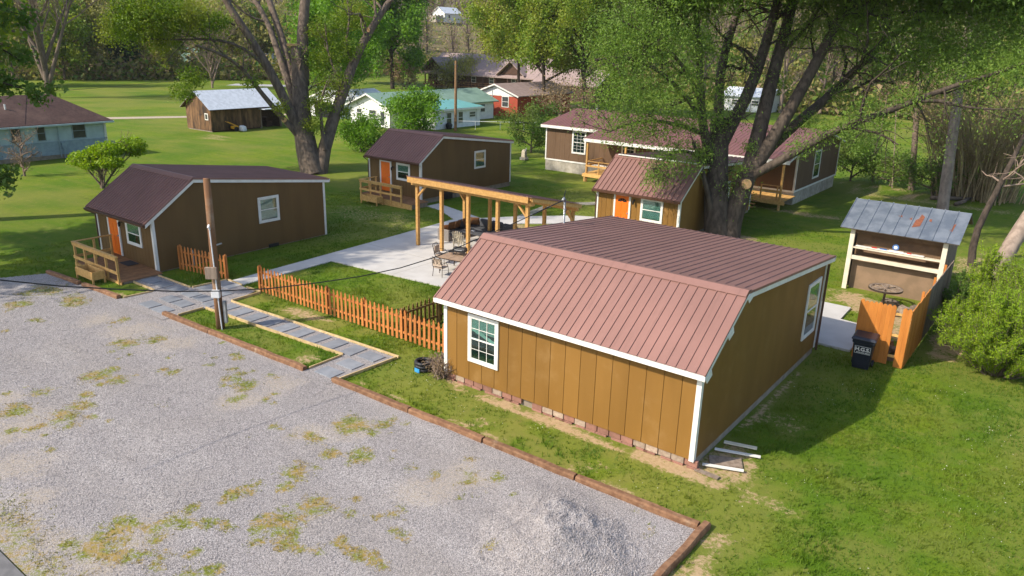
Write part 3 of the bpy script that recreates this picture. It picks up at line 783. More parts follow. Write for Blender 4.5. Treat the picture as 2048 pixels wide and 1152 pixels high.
def cabin(name, label, ox, oy, W, r, D, he, hr, hb, zb, o1, o2, o3, pitch, front_boards, side='plain', gutter=False, blocks=False, sid='siding'):
    t = thing(name, label, 'cabin', (ox, oy, 0))
    u0, u1, v0, v1 = o1, W - o1, o2, D - o3
    zr = lambda y: he + (hr - he) * y / r if y < r else hr + (hb - hr) * (y - r) / (D - r)
    TH = .16
    prof = [(v0, zb), (v1, zb), (v1, zr(v1) - TH), (r, hr - TH), (v0, zr(v0) - TH)]
    # core behind the cladding (gable-shaped side walls)
    for nm, a, b in (('side_wall', u0, u0 + .1), ('side_wall', u1 - .1, u1)):
        MB().prism(prof, 'x', a, b).build(nm, MAT[sid], t)
    MB().box((u0 + .1, v1 - .1, zb), (u1 - .1, v1, zr(v1) - TH)).build('back_wall', MAT[sid], t)
    MB().box((u0 + .1, v0 + .03, zb), (u1 - .1, v0 + .1, zr(v0) - TH - .01)).build('wall_core', MAT['gutter'], t)
    bw = (u1 - u0) / front_boards
    bm_ = MB().box((.006, -.0, 0), (bw - .006, .03, zr(v0) - TH - zb)).mesh('siding_board', MAT[sid], bevel=.004)
    for i in range(front_boards):
        put('siding_board', bm_, t, (u0 + i * bw, v0, zb))
    if side == 'lap':
        lap = MB(); z = zb
        while z < hr - TH - .02:
            z2 = z + .19
            # clip each course to the gable outline
            ys = [y for y in np.linspace(v0 + .02, v1 - .02, 160) if zr(y) - TH > z + .03]
            if len(ys) > 1:
                lap.prism([(u1, z), (u1 + .022, z), (u1 + .006, min(z2, hr - TH - .03)), (u1, min(z2, hr - TH - .03))], 'y', ys[0] + max(0, (z2 - (zr(ys[0]) - TH)) * 0), ys[-1])
            z = z2
            if z2 > zr(v0) - TH - .05 and z2 + .19 > hr - TH: break
        lap.build('lap_siding', MAT[sid], t)
    # foundation
    if blocks:
        MB().box((u0 + .04, v0 + .12, -.1), (u1 - .04, v1 - .04, zb)).build('foundation', MAT['foundation'], t)
        x = u0 + .06; i = 0
        pal = [0, 1, 0, 0, 0, 1, 0, 0, 0, 0, 1, 1, 0, 1, 0, 0, 0, 0, 1, 1, 1, 1, 0, 0]
        br = MB().box((0, 0, 0), (.37, .1, .19)).mesh('block', MAT['block_red'], bevel=.008)
        bp = MB().box((0, 0, 0), (.37, .1, .19)).mesh('block', MAT['block_pale'], bevel=.008)
        bf = MB().box((0, 0, 0), (.37, .1, .19)).mesh('block', MAT['foundation'], bevel=.008)
        while x < u1 - .2:
            if i != 8:
                put('block', bp if pal[i % 24] else br, t, (x, v0 + .02 + rng.uniform(0, .02), zb - .2))
                put('block', br, t, (x + rng.uniform(-.1, .1), v0 + .03, zb - .4))
            x += .395; i += 1
        y = v0 + .2
        while y < v1 - .3:
            o = put('block', bf, t, (u1 - .02, y, zb - .2)); o.rotation_euler = (0, 0, math.pi / 2)
            y += .395
    else:
        MB().box((u0 + .03, v0 + .05, -.3), (u1 - .03, v1 - .03, zb)).build('foundation', MAT['foundation'], t)
    # roof
    sb = MB(); slopebox(sb, .03, W - .03, [(.02, he), (r, hr), (D - .02, hb)], .13)
    sb.build('roof_deck', MAT['trim'] if not gutter else MAT['gutter'], t)
    rb = .028 if blocks else .045
    roof_panels(t, 0, W, 0, he, r, hr, pitch, MAT['roof'], rb)
    roof_panels(t, 0, W, r, hr, D, hb, pitch, MAT['roof'], rb)
    s1 = (hr - he) / r; s2 = (hr - hb) / (D - r)
    e = .2
    cap = MB(); up = .05
    cap.prism([(r - e, hr - e * s1 + up), (r, hr + up), (r + e, hr - e * s2 + up), (r + e, hr - e * s2 + up + .014), (r, hr + up + .018), (r - e, hr - e * s1 + up + .014)], 'x', -.01, W + .01)
    cap.build('ridge_cap', MAT['roof'], t)
    # fascias
    FH = .15
    MB().box((-.02, -.025, he - FH), (W + .02, .012, he - .012)).build('eave_fascia', MAT['trim'] if not gutter else MAT['gutter'], t)
    MB().box((-.02, D - .012, hb - .17), (W + .02, D + .02, hb - .012)).build('eave_fascia', MAT['trim'], t)
    for xa, xb in ((W - .028, W + .006), (-.006, .028)):
        sf = MB(); slopebox(sf, xa, xb, [(.02, he - .015), (r, hr - .015), (D - .02, hb - .015)], .18); sf.build('rake_fascia', MAT['trim'], t)
        sf = MB(); slopebox(sf, xa + (.012 if xa > 1 else -.012), xb + (.012 if xa > 1 else -.012), [(-.02, he + .028), (r, hr + .028), (D + .01, hb + .028)], .075); sf.build('rake_flashing', MAT['roof'], t)
    # corner boards
    cb = .12; ztop = zr(v0) - TH - .02
    for x in (u0, u1):
        sx = -1 if x == u0 else 1
        MB().box((x - sx * cb, v0 - .022, zb - .03), (x + sx * .0, v0 + .0, ztop)).build('corner_board', MAT['trim'], t)
        MB().box((x, v0 - .022, zb - .03), (x + sx * .022, v0 + cb, ztop)).build('corner_board', MAT['trim'], t)
        MB().box((x, v1 - cb, zb - .03), (x + sx * .022, v1 + .02, zr(v1) - TH - .02)).build('corner_board', MAT['trim'], t)
    if gutter:
        g = MB().prism([(-.13, he - .03), (-.03, he - .03), (-.03, he - .14), (-.11, he - .14)], 'x', -.03, W + .03)
        g.build('gutter', MAT['gutter'], t)
        MB().tube([(.0, -.08, he - .14), (.1, v0 - .05, he - .4), (.1, v0 - .05, .3)], .035, 6).build('downspout', MAT['gutter'], t)
    return t

A = cabin('large_cabin', 'large golden brown cabin with pinkish burgundy metal roof in the foreground', 0, 0, 9.363, 2.473, 11.27, 2.942, 4.572, 3.763, .275, .181, .30, .275, .28, 17, blocks=True)
window(A, 'front', .30, 1.22, 2.46, .97, 2.62, (3, 2), 'fallen')
window(A, 'right', 9.363 - .181, 9.02, 10.45, 1.07, 3.15, (0, 0), 'half')
# service mast, wall vent, scalloped brackets, rear downspout
MB().tube([(.05, 7.4, 2.2), (.05, 7.4, 5.05)], .045, 10).tube([(.05, 7.4, 5.03), (.05, 7.33, 5.13), (.05, 7.24, 5.06)], .06, 10).build('service_mast', MAT['steel'], A, smooth=True)
MB().tube([(9.27, 10.95, 3.5), (9.27, 10.95, .15)], .045, 8).build('downspout', MAT['gutter'], A)
for y, s in ((.12, 1), (1.35, 1), (2.55, .8)):
    z = 2.942 + (4.572 - 2.942) * min(y, 2.473) / 2.473
    MB().prism([(y - .12, z - .17), (y + .26, z - .02), (y + .34, z - .2), (y + .05, z - .34)], 'x', 9.363 + .002, 9.363 + .018).build('bracket', MAT['trim'], A)

B = cabin('small_cabin', 'brown cabin with orange door, nearest the left edge beside the gravel lot', -23.59, -.22, 5.675, 2.621, 10.8, 2.445, 4.25, 3.22, .06, .13, .40, .28, .237, 18, side='lap', gutter=True, sid='siding_b')
door(B, 'front', .4, 1.40, .26)
window(B, 'front', .4, 3.08, 4.47, 1.03, 2.2, (0, 0), 'blind')
window(B, 'right', 5.675 - .13 + .022, 6.12, 7.40, 1.42, 2.79, (0, 0), 'full')
C = cabin('small_cabin', 'brown cabin with orange door standing behind the wooden pavilion', -25.06, 19.67, 5.334, 2.445, 10.45, 2.877, 4.53, 3.5, .36, .12, .28, .17, .237, 18, side='lap', gutter=True, sid='siding_b')
door(C, 'front', .28, 1.39, .55)
window(C, 'front', .28, 2.92, 4.22, 1.47, 2.66, (0, 0), 'blind')
window(C, 'right', 5.334 - .12 + .022, 5.86, 7.13, 1.83, 3.12, (0, 0), 'full')
Dc = cabin('small_cabin', 'brown cabin with orange fanlight door between the pavilion and the big right tree', -7.72, 22.37, 5.776, 2.532, 11.7, 2.46, 4.214, 3.6, .2, .124, .326, .2, .30, 16, side='lap', gutter=True)
door(Dc, 'front', .326, 1.46, .2, fan=True)
window(Dc, 'front', .326, 3.16, 4.6, .92, 2.3, (0, 0), 'full')
window(Dc, 'right', 5.776 - .124 + .022, 6.3, 7.4, 1.3, 2.7, (2, 2), 'none')
MB().box((.25, 2.4, 4.27), (5.5, 2.52, 4.33)).build('ridge_flashing', MAT['trim'], Dc)
for t_, x, y, z in ((B, 2.72, .34, 1.95), (C, 2.6, .2, 2.2), (Dc, 2.72, .24, 1.95)):
    MB().box((x - .04, y, z + .06), (x + .04, y + .06, z + .16)).tube([(x, y - .06, z + .12), (x, y - .1, z + .05), (x, y - .1, z - .12)], [.03, .07, .05], 8).build('porch_lamp', MAT['black'], t_)
MB().tube([(5.62, 2.2, .0), (5.62, 2.2, .75)], .05, 8).build('vent_pipe', MAT['pvc'], B)
MB().box((5.56, 6.6, .02), (5.62, 7.2, .2)).build('crawl_vent', MAT['black'], B)
MB().box((5.22, 2.4, .1), (5.5, 3.2, .55)).build('heat_pump', MAT['black'], C)

# ---- porches of the small cabins
def railing(t, x0, x1, y0, y1, zf, top, low, posts, mat='pt_lumber', back=True):
    """front rail along y0 from x0..x1, return rail along x0 to y1"""
    m = MAT[mat]
    pm_ = MB().box((-.045, -.045, 0), (.045, .045, 1)).mesh('post', m)
    for i in range(posts):
        x = x0 + (x1 - x0) * i / (posts - 1)
        o = put('post', pm_, t, (x, y0, 0)); o.scale = (1, 1, top - .02)
    MB().box((x0 - .1, y0 - .09, top - .02), (x1 + .08, y0 + .06, top + .02)).build('handrail', m, t)
    MB().box((x0 - .06, y0 - .085, top - .17), (x1 + .06, y0 - .047, top - .024)).build('rail', m, t)
    MB().box((x0 - .06, y0 - .085, low - .07), (x1 + .1, y0 - .047, low + .07)).build('rail', m, t)
    if back:
        MB().box((x0 - .1, y0 + .07, top - .022), (x0 + .05, y1, top + .018)).build('handrail', m, t)
        MB().box((x0 - .085, y0 + .06, low - .07), (x0 - .047, y1 - .05, low + .07)).build('rail', m, t)
        for y in (y1 - .1, (y0 + y1) / 2):
            o = put('post', pm_, t, (x0, y, 0)); o.scale = (1, 1, top - .03)
def deck_boards(t, x0, x1, y0, y1, z0, z1, mat='deck', w=.14):
    """boards run along y, deck may slope from z0 (left) to z1 (right)"""
    n = int((x1 - x0) / w)
    for i in range(n):
        xa = x0 + (x1 - x0) * i / n; xb = x0 + (x1 - x0) * (i + 1) / n - .008
        za = z0 + (z1 - z0) * i / n
        MB().box((xa, y0, za - .035), (xb, y1, za)).build('deck_board', MAT[mat], t)
P1 = thing('porch', 'low wooden porch ramp with railing in front of the left cabin', 'porch', (-21.6, -1.8, 0))
deck_boards(P1, -.3, 4.1, .02, 1.95, .27, .13)
MB().prism([(-.3, 0), (4.15, 0), (4.15, .09), (-.3, .23)], 'y', -.03, .015).build('skirt_board', MAT['pt_lumber'], P1)
MB().prism([(-.3, 0), (4.1, 0), (4.1, .09), (-.3, .23)], 'y', .1, 1.9).build('frame', MAT['grey_wood'], P1)
railing(P1, -.1, 3.95, -.02, 1.8, .2, 1.28, .55, 5)
MB().box((1.3, 1.3, .215), (2.15, 1.85, .235)).build('door_mat', MAT['mat'], P1)
P2 = thing('porch', 'wooden porch with railing in front of the cabin behind the pavilion', 'porch', (-24.0, 18.3, 0))
deck_boards(P2, -.1, 4.9, .02, 1.6, .5, .36)
MB().prism([(-.1, 0), (4.9, 0), (4.9, .32), (-.1, .46)], 'y', -.03, .015).build('skirt_board', MAT['pt_lumber'], P2)
MB().prism([(-.1, 0), (4.85, 0), (4.85, .32), (-.1, .46)], 'y', .1, 1.55).build('frame', MAT['grey_wood'], P2)
railing(P2, 0, 3.95, -.02, 1.5, .3, 1.46, .82, 5)
def planter(loc, label, L=1.55, W=.55, H=.58, rot=0):
    t = thing('planter_box', label, 'planter', loc, rot, 'wooden planter boxes on legs')
    for a, b in (((0, 0, .2), (L, .03, H)), ((0, W - .03, .2), (L, W, H)), ((0, .03, .2), (.03, W - .03, H)), ((L - .03, .03, .2), (L, W - .03, H))):
        MB().box(a, b).build('side_board', MAT['pt_lumber'], t)
    MB().box((.03, .03, .22), (L - .03, W - .03, .26)).build('bottom', MAT['deck'], t)
    for x in (-.02, L - .05):
        for y in (-.02, W - .05):
            MB().box((x, y, 0), (x + .07, y + .07, H - .04)).build('leg', MAT['pt_lumber'], t)
    return t
planter((-19.95, -2.62, 0), 'empty wooden planter box beside the left cabin porch')
planter((-23.2, 17.55, .02), 'closed wooden planter box beside the porch behind the pavilion')

# ---- long house behind
E_ = thing('long_house', 'long brown house with red metal roof and covered porch behind the big tree', 'house', (-22.5, 38.5, 0))
L_, DE = 21.9, 10.6
zr = lambda y: 3.95 + (5.0 - 3.95) * (y + .35) / 5.7 if y < 5.35 else 5.0 - (5.0 - 3.75) * (y - 5.35) / 5.6
profE = [(0, .95), (DE, .95), (DE, zr(DE) - .12), (5.35, 4.88), (0, zr(0) - .12)]
for a, b in ((0, .1), (L_ - .1, L_)): MB().prism(profE, 'x', a, b).build('gable_wall', MAT['siding_e'], E_)
nb = 44; bw = L_ / nb
bme = MB().box((.004, 0, 0), (bw - .004, .04, zr(0) - .12 - 1.0)).mesh('siding_board', MAT['siding_e'], bevel=.003)
MB().box((.1, .04, .95), (L_ - .1, .1, 3.8)).build('wall_core', MAT['gutter'], E_)
for i in range(nb): put('siding_board', bme, E_, (i * bw, 0, 1.0))
MB().box((.1, DE - .1, .95), (L_ - .1, DE, 3.6)).build('back_wall', MAT['siding_e'], E_)
sk = MB().box((.004, 0, 0), (.72, .04, .9)).mesh('skirting_panel', MAT['skirt'])
for i in range(30): put('skirting_panel', sk, E_, (i * .73, .03, 0))
for i in range(14):
    o = put('skirting_panel', sk, E_, (L_ - .01, .1 + i * .73, 0)); o.rotation_euler = (0, 0, math.pi / 2)
MB().box((-.02, -.025, .9), (L_ + .02, .0, 1.03)).build('base_trim', MAT['trim'], E_)
MB().box((L_, 0, .9), (L_ + .025, DE, 1.03)).build('base_trim', MAT['trim'], E_)
for a, b in (((-.02, -.025, 1.03), (.1, 0, 3.8)), ((L_ - .1, -.025, 1.03), (L_ + .03, 0, 3.8)), ((L_, 0, 1.03), (L_ + .025, .12, 3.8)), ((L_, DE - .12, 1.03), (L_ + .025, DE, 3.6))):
    MB().box(a, b).build('corner_board', MAT['trim'], E_)
sb = MB(); slopebox(sb, -.3, L_ + .3, [(-.33, 3.95), (5.35, 5.0), (DE + .33, 3.75)], .12); sb.build('roof_deck', MAT['trim'], E_)
roof_panels(E_, -.32, L_ + .32, -.35, 3.95, 5.35, 5.0, .30, MAT['roof_e'], .024)
roof_panels(E_, -.32, L_ + .32, 5.35, 5.0, DE + .35, 3.75, .30, MAT['roof_e'], .024)
MB().box((-.34, -.39, 3.72), (L_ + .34, -.345, 3.95)).build('eave_fascia', MAT['trim'], E_)
window(E_, 'front', 0, 2.75, 4.15, 1.72, 3.66, (3, 3), 'none')
window(E_, 'front', 0, 7.6, 8.9, 1.9, 3.3, (3, 2), 'none'); window(E_, 'front', 0, 10.4, 11.5, 1.9, 3.2, (0, 0), 'none'); window(E_, 'front', 0, 16.2, 17.6, 1.9, 3.3, (0, 0), 'none')
window(E_, 'right', L_, 4.0, 5.55, 1.4, 3.55, (0, 0), 'half')
MB().tube([(1.9, 5.2, 4.9), (1.9, 5.2, 5.35)], .09, 10).tube([(1.9, 5.2, 5.35), (1.9, 5.2, 5.45)], .15, 10).build('roof_vent', MAT['steel'], E_)
# porch roof, posts, deck, steps
p0, p1, fy = 5.6, L_ + .3, -2.7
sb = MB(); slopebox(sb, p0, p1, [(fy, 3.5), (-.36, 4.0)], .14); sb.build('porch_roof', MAT['trim'], E_)
roof_panels(E_, p0, p1, fy - .03, 3.5, .6, 4.2, .30, MAT['roof_e'], .024, name='porch_roof_panel')
MB().box((p0 - .02, fy - .06, 3.24), (p1 + .02, fy - .032, 3.5)).build('porch_fascia', MAT['trim'], E_)
pm_ = MB().box((-.07, -.07, 0), (.07, .07, 3.3)).mesh('porch_post', MAT['lumber'])
for x in (5.9, 9.4, 13.0, 16.6, L_ - .12): put('porch_post', pm_, E_, (x, fy + .15, 0))
for i in range(110):
    xa = p0 + .1 + (p1 - p0 - .2) * i / 110
    MB().box((xa, fy, .66), (xa + .138, -.03, .70)).build('deck_board', MAT['pt_lumber'], E_)
MB().box((p0, fy - .04, .42), (p1, fy - .005, .66)).build('deck_rim', MAT['pt_lumber'], E_)
for x in (5.8, 9.3, 13.0, 16.6, L_ - .1): MB().box((x - .07, fy, 0), (x + .07, fy + .14, .42)).build('deck_leg', MAT['pt_lumber'], E_)
def rail_run(x0, x1):
    MB().box((x0, fy + .04, 1.66), (x1, fy + .18, 1.70)).build('handrail', MAT['lumber'], E_)
    MB().box((x0, fy + .02, 1.25), (x1, fy + .055, 1.39)).build('rail', MAT['lumber'], E_)
    x = x0 + .06
    while x < x1:
        MB().box((x - .045, fy + .06, .7), (x + .045, fy + .15, 1.66)).build('baluster', MAT['lumber'], E_); x += 1.15
rail_run(5.85, 18.9); rail_run(20.35, L_ - .15)
MB().box((5.82, fy + .2, 1.62), (5.92, -.1, 1.68)).build('handrail', MAT['lumber'], E_)
MB().box((5.85, fy + .2, 1.25), (5.885, -.1, 1.38)).build('rail', MAT['lumber'], E_)
for i, z in enumerate((.18, .36, .54)):
    MB().box((19.1, fy - .95 + i * .3, z - .04), (20.3, fy - .66 + i * .3, z)).build('step', MAT['lumber'], E_)
    MB().box((19.1, fy - .93 + i * .3, 0), (19.14, fy - .66 + i * .3, z - .045)).build('stringer', MAT['lumber'], E_)

# ---- pavilion
PV = thing('pavilion', 'open wooden pavilion with a sloping shed roof over the patio', 'pavilion', (-12.49, 12.08, 0.05))
post = MB().box((-.085, -.085, 0), (.085, .085, 1)).mesh('post', MAT['lumber'], bevel=.008)
XF = (0, 1.76, 3.61, 5.54, 7.38); XB = (0, 1.9, 3.71, 5.68, 7.48)
for x in XF:
    o = put('post', post, PV, (x, 0, 0)); o.scale = (1, 1, 3.32)
zt_ = lambda y: 3.80 - .2219 * (y + .42)          # top of the pavilion deck
for x in XB:
    o = put('post', post, PV, (x, 3.9, 0)); o.scale = (1, 1, 2.46)
MB().box((-.35, -.13, 3.32), (7.72, .10, 3.52)).build('front_beam', MAT['lumber'], PV, bevel=.006)
MB().box((-.3, 3.8, 2.46), (7.8, 4.0, 2.66)).build('back_beam', MAT['lumber'], PV, bevel=.006)
for i in range(14):
    x = -.28 + i * (8.0 / 13)
    MB().prism([(-.3, zt_(-.3) - .16), (4.1, zt_(4.1) - .16), (4.1, zt_(4.1) - .025), (-.3, zt_(-.3) - .025)], 'x', x, x + .045).build('rafter', MAT['lumber'], PV)
MB().box((-.38, -.395, 3.50), (7.66, -.355, 3.79)).build('front_fascia', MAT['lumber'], PV)
MB().prism([(-.36, zt_(-.36) - .022), (4.16, zt_(4.16) - .022), (4.16, zt_(4.16)), (-.36, zt_(-.36))], 'x', -.36, 7.84).build('roof_deck', MAT['pt_lumber'], PV)
roof_panels(PV, -.4, 7.88, -.42, 3.815, 4.2, zt_(4.2) + .015, .30, MAT['roof'], .024)
for xa in (-.39, 7.83):
    MB().prism([(-.3, zt_(-.3) - .2), (4.15, zt_(4.15) - .2), (4.15, zt_(4.15) - .03), (-.3, zt_(-.3) - .03)], 'x', xa - .02, xa + .02).build('rake_board', MAT['pt_lumber'], PV)
for x, s in ((0, 1), (7.38, -1)):
    MB().bar((x + s * .06, 0, 2.75), (x + s * .62, 0, 3.33), .09, .13, (0, 1, 0)).build('knee_brace', MAT['lumber'], PV)
for x, s in ((0, 1), (7.48, -1)):
    MB().bar((x, 3.9 - .06, 1.95), (x, 3.9 - .55, 2.62), .09, .13, (1, 0, 0)).build('knee_brace', MAT['lumber'], PV)
    MB().bar((x + s * .06, 3.9, 2.0), (x + s * .55, 3.9, 2.47), .09, .13, (0, 1, 0)).build('knee_brace', MAT['lumber'], PV)

# ---- tool shed with open front
S = thing('open_shed', 'open-fronted shed with rust-streaked grey metal roof at the right', 'shed', (7.75, 20.2, 0))
for x in (0, 3.88):
    MB().box((x, 0, 0), (x + .2, .12, 2.95)).build('post', MAT['cream'], S, bevel=.006)
MB().box((.2, .02, 1.5), (3.88, .09, 1.68)).build('cross_beam', MAT['cream'], S)
MB().box((.2, .02, 2.03), (3.88, .3, 2.09)).build('shelf', MAT['cream'], S)
MB().box((.2, .06, 2.74), (3.88, .13, 2.93)).build('header', MAT['ply'], S)
MB().box((.2, .42, -.05), (3.88, .48, 1.62)).build('back_panel', MAT['ply2'], S)
MB().box((.2, .55, 1.62), (3.88, .6, 2.95)).build('back_panel', MAT['ply'], S)
for i in range(7):
    MB().box((4.06, .12 + i * .42, -.05), (4.11, .53 + i * .42, 2.9 if i < 5 else 2.7)).build('side_board', MAT['grey_wood'], S)
MB().box((0, 2.9, -.05), (4.06, 2.98, 2.9)).build('rear_wall', MAT['grey_wood'], S)
MB().box((.02, .6, 0), (.08, 2.9, 2.9)).build('side_wall', MAT['grey_wood'], S)
def rusty():
    m = bpy.data.materials.new('rusty_galvanised_roof')
    nt, p = nodes_of(m)
    co = texco(nt, 'World')
    c = mixc(nt, ramp(nt, noise(nt, co, 1.6, 5), .35, .65), (.13, .155, .195), (.215, .24, .28))
    a = nt.nodes.new('ShaderNodeAttribute'); a.attribute_name = 'rust'
    c = mixc(nt, ramp(nt, noise(nt, texco(nt, 'World', (3, .8, 1)), 1.5, 6, .7), .68, .78), c, (.25, .11, .06))
    nt.links.new(c, p.inputs['Base Color']); p.inputs['Roughness'].default_value = .42; p.inputs['Metallic'].default_value = .35
    return m
MAT['rust_roof'] = rusty()
MAT['rust'] = M('rust', (.22, .075, .038), (.15, .055, .03), 8, rough=.9)
MB().prism([(-.3, 3.0), (1.9, 4.0), (3.3, 3.3), (3.3, 3.27), (1.9, 3.96), (-.3, 2.97)], 'x', -.4, 4.5).build('roof_deck', MAT['grey_wood'], S)
roof_panels(S, -.42, 4.52, -.33, 3.0, 1.9, 4.02, .55, MAT['rust_roof'], .035)
roof_panels(S, -.42, 4.52, 1.9, 4.02, 3.33, 3.3, .55, MAT['rust_roof'], .035)
sl_ = (4.02 - 3.0) / 2.23
for pts in ([(2.45, .35), (2.75, .5), (2.78, 1.2), (2.62, 1.35), (2.58, 1.0), (2.48, .9)], [(2.2, .9), (2.32, .85), (2.3, 1.05)], [(3.0, .95), (3.12, .9), (3.1, 1.1), (3.02, 1.1)], [(1.7, 1.0), (1.9, .95), (1.85, 1.1)], [(3.95, .5), (4.05, .45), (4.1, 1.0), (4.02, .95)]):
    n = np.array((-sl_, 1)) / math.hypot(1, sl_)
    vs = [(x, y + n[0] * .024, 3.0 + (y + .33) * sl_ + n[1] * .024) for x, y in pts]
    MB().add(vs, [tuple(range(len(vs)))]).build('rust_patch', MAT['rust'], S)
# ================================================================== FENCES
def picket_mesh(mat, h, w=.118):
    a = w / 2
    prof = [(-a, 0), (a, 0), (a, h - .17), (a * .55, h - .14), (a * .75, h - .09), (a * .35, h - .03), (0, h), (-a * .35, h - .03), (-a * .75, h - .09), (-a * .55, h - .14), (-a, h - .17)]
    return MB().prism(prof, 'y', -.01, .01).mesh('picket', mat)
def picket_fence(a, b, label, mat, h=1.18, step=.222, posts=2.25, side=1, group='picket fences'):
    a = np.array(a, float); b = np.array(b, float); d = b - a; L = np.hypot(*d)
    t = thing('picket_fence', label, 'fence', (*a, 0), math.atan2(d[1], d[0]), group)
    pk = picket_mesh(mat, h)
    n = int(L / step)
    for i in range(n + 1):
        o = put('picket', pk, t, (min(L, i * L / n), -side * .035, .04 + rng.uniform(-.015, .015)))
        o.rotation_euler = (0, rng.uniform(-.015, .015), 0)
    for z in (.32, .92):
        MB().box((0, -.02, z - .04), (L, .02, z + .04)).build('rail', mat, t)
    k = max(1, int(round(L / posts)))
    pm = MB().box((-.045, -.045, 0), (.045, .045, h - .03)).prism([(-.045, h - .03), (.045, h - .03), (0, h + .05)], 'y', -.045, .045).mesh('post', mat)
    for i in range(k + 1): put('post', pm, t, (i * L / k, side * .066, 0))
    return t
picket_fence((-12.17, 1.73), (-1.0, 1.83), 'long orange cedar picket fence between the paver path and the patio', MAT['picket'], step=.237)
picket_fence((-3.6, 1.98), (-3.5, 6.0), 'dark olive picket fence running back from the long orange fence', MAT['picket_olive'], h=1.15, side=-1)
picket_fence((-17.75, 1.2), (-14.72, 1.68), 'short orange picket fence standing against the left cabin', MAT['picket'], h=1.2)

PF = thing('privacy_fence', 'tall orange board fence with a gap, hiding the rubble beside the bin', 'fence', (10.42, 11.5, 0))
def dogear(w, h): return [(0, 0), (w, 0), (w, h - .06), (w - .04, h), (.04, h), (0, h - .06)]
de = MB().prism(dogear(.148, 2.25), 'y', -.012, .012).mesh('board', MAT['privacy'])
for i in range(8): put('board', de, PF, (.0 + i * .151, rng.uniform(-.004, .004), .05 + rng.uniform(-.02, .02) - i * .0))
for i in range(2): put('board', de, PF, (1.43 + i * .151, rng.uniform(-.004, .004), .03))
for z in (.4, 1.2, 2.0): MB().box((0, .014, z - .045), (1.73, .055, z + .045)).build('rail', MAT['pt_lumber'], PF)
MB().box((-.02, .06, 0), (.07, .15, 2.2)).build('post', MAT['pt_lumber'], PF)
PG = thing('privacy_fence', 'tall board fence running back to the shed, orange then weathered grey', 'fence', (12.16, 11.55, 0))
d2 = MB().prism(dogear(.148, 2.22), 'x', -.012, .012).mesh('board', MAT['privacy'])
d3 = MB().prism(dogear(.148, 2.22), 'x', -.012, .012).mesh('board', MAT['grey_wood'])
for i in range(57):
    put('board', d2 if i < 22 else d3, PG, (rng.uniform(-.006, .006), .02 + i * .151, .04 + rng.uniform(-.02, .02)))
for z in (.4, 1.2, 2.0): MB().box((-.055, .05, z - .045), (-.014, 8.6, z + .045)).build('rail', MAT['pt_lumber'], PG)
for y in (2.4, 4.8, 7.2): MB().box((-.15, y - .045, 0), (-.06, y + .045, 2.32)).build('post', MAT['privacy'], PG)

# rubble pieces between the fences
RUB = [a + b for b in (' of the rubble behind the orange fence gap', ' of the rubble near the wagon wheel table') for a in ('nearest left block', 'nearest middle block', 'nearest right block', 'middle left block', 'middle right block', 'furthest block')]
pts = [(10.9, 12.0, .45), (11.3, 12.3, .5), (11.6, 12.2, .4), (11.15, 12.8, .55), (11.55, 13.0, .45), (11.2, 13.5, .5), (10.6, 17.6, .5), (10.9, 18.2, .55), (11.3, 17.5, .45), (10.3, 18.9, .5), (11.2, 18.8, .5), (9.9, 19.3, .4)]
for i, (x, y, s) in enumerate(pts):
    mb = MB(); rr = np.random.RandomState(i)
    b = [(-.5, -.35, 0), (.5, -.3, 0), (.45, .35, 0), (-.45, .3, 0), (-.4, -.3, .5), (.42, -.25, .6), (.4, .3, .45), (-.35, .25, .55)]
    o = mb.add([tuple(np.array(p) * s + rr.uniform(-.04, .04, 3)) for p in b], BOXF).build('rubble_block', MAT['rubble'], None, loc=(x, y, .0), bevel=.02)
    o.rotation_euler = (0, 0, rr.uniform(0, 3))
    tag(o, RUB[i], 'rubble', 'rubble behind the orange fence' if y < 14 else 'rubble by the wagon wheel table')

# ================================================================== BIN
W_ = thing('trash_bin', 'navy wheeled trash bin with white lettering beside the orange fence', 'bin', (10.95, 10.72, 0), R_(4))
def loft(sections):
    vs = []; fs = []
    for (hx, y0, y1, z) in sections: vs += [(-hx, y0, z), (hx, y0, z), (hx, y1, z), (-hx, y1, z)]
    for i in range(len(sections) - 1):
        for k in range(4):
            k2 = (k + 1) % 4; fs.append((i * 4 + k, i * 4 + k2, i * 4 + 4 + k2, i * 4 + 4 + k))
    fs += [(3, 2, 1, 0), tuple((len(sections) - 1) * 4 + k for k in range(4))]
    return MB().add(vs, fs)
loft([(.27, -.24, .3, .04), (.33, -.36, .33, 1.02), (.37, -.4, .36, 1.03), (.37, -.41, .37, 1.16)]).build('body', MAT['bin'], W_, bevel=.02)
loft([(.405, -.45, .44, 1.163), (.41, -.46, .45, 1.20), (.36, -.38, .38, 1.27)]).build('lid', MAT['bin'], W_, bevel=.015)
MB().tube([(-.33, .47, 1.12), (.33, .47, 1.12)], .022, 8).build('handle', MAT['bin'], W_)
for x in (-.33, .33): MB().tube([(x - .035, .3, .13), (x + .035, .3, .13)], .13, 14).build('wheel', MAT['black'], W_)
def text(body, size, mat, parent, loc, rot, ext=.002, name='lettering'):
    cu = bpy.data.curves.new(name, 'FONT'); cu.body = body; cu.size = size; cu.extrude = ext; cu.align_x = 'CENTER'; cu.align_y = 'CENTER'; cu.offset = .006
    tmp = bpy.data.objects.new(name, cu); COL.objects.link(tmp)
    dg = bpy.context.evaluated_depsgraph_get()
    me = bpy.data.meshes.new_from_object(tmp.evaluated_get(dg))
    bpy.data.objects.remove(tmp)
    me.materials.clear(); me.materials.append(mat)
    o = put(name, me, parent, loc); o.rotation_euler = rot
    return o
tilt = math.atan2(.12, .98)
fr = lambda z: -.24 - (.12 / .98) * (z - .04)
zc = .80
text('H.G.S.', .19, MAT['trim'], W_, (0, fr(zc) - .006, zc), (math.pi / 2 + tilt, 0, 0))
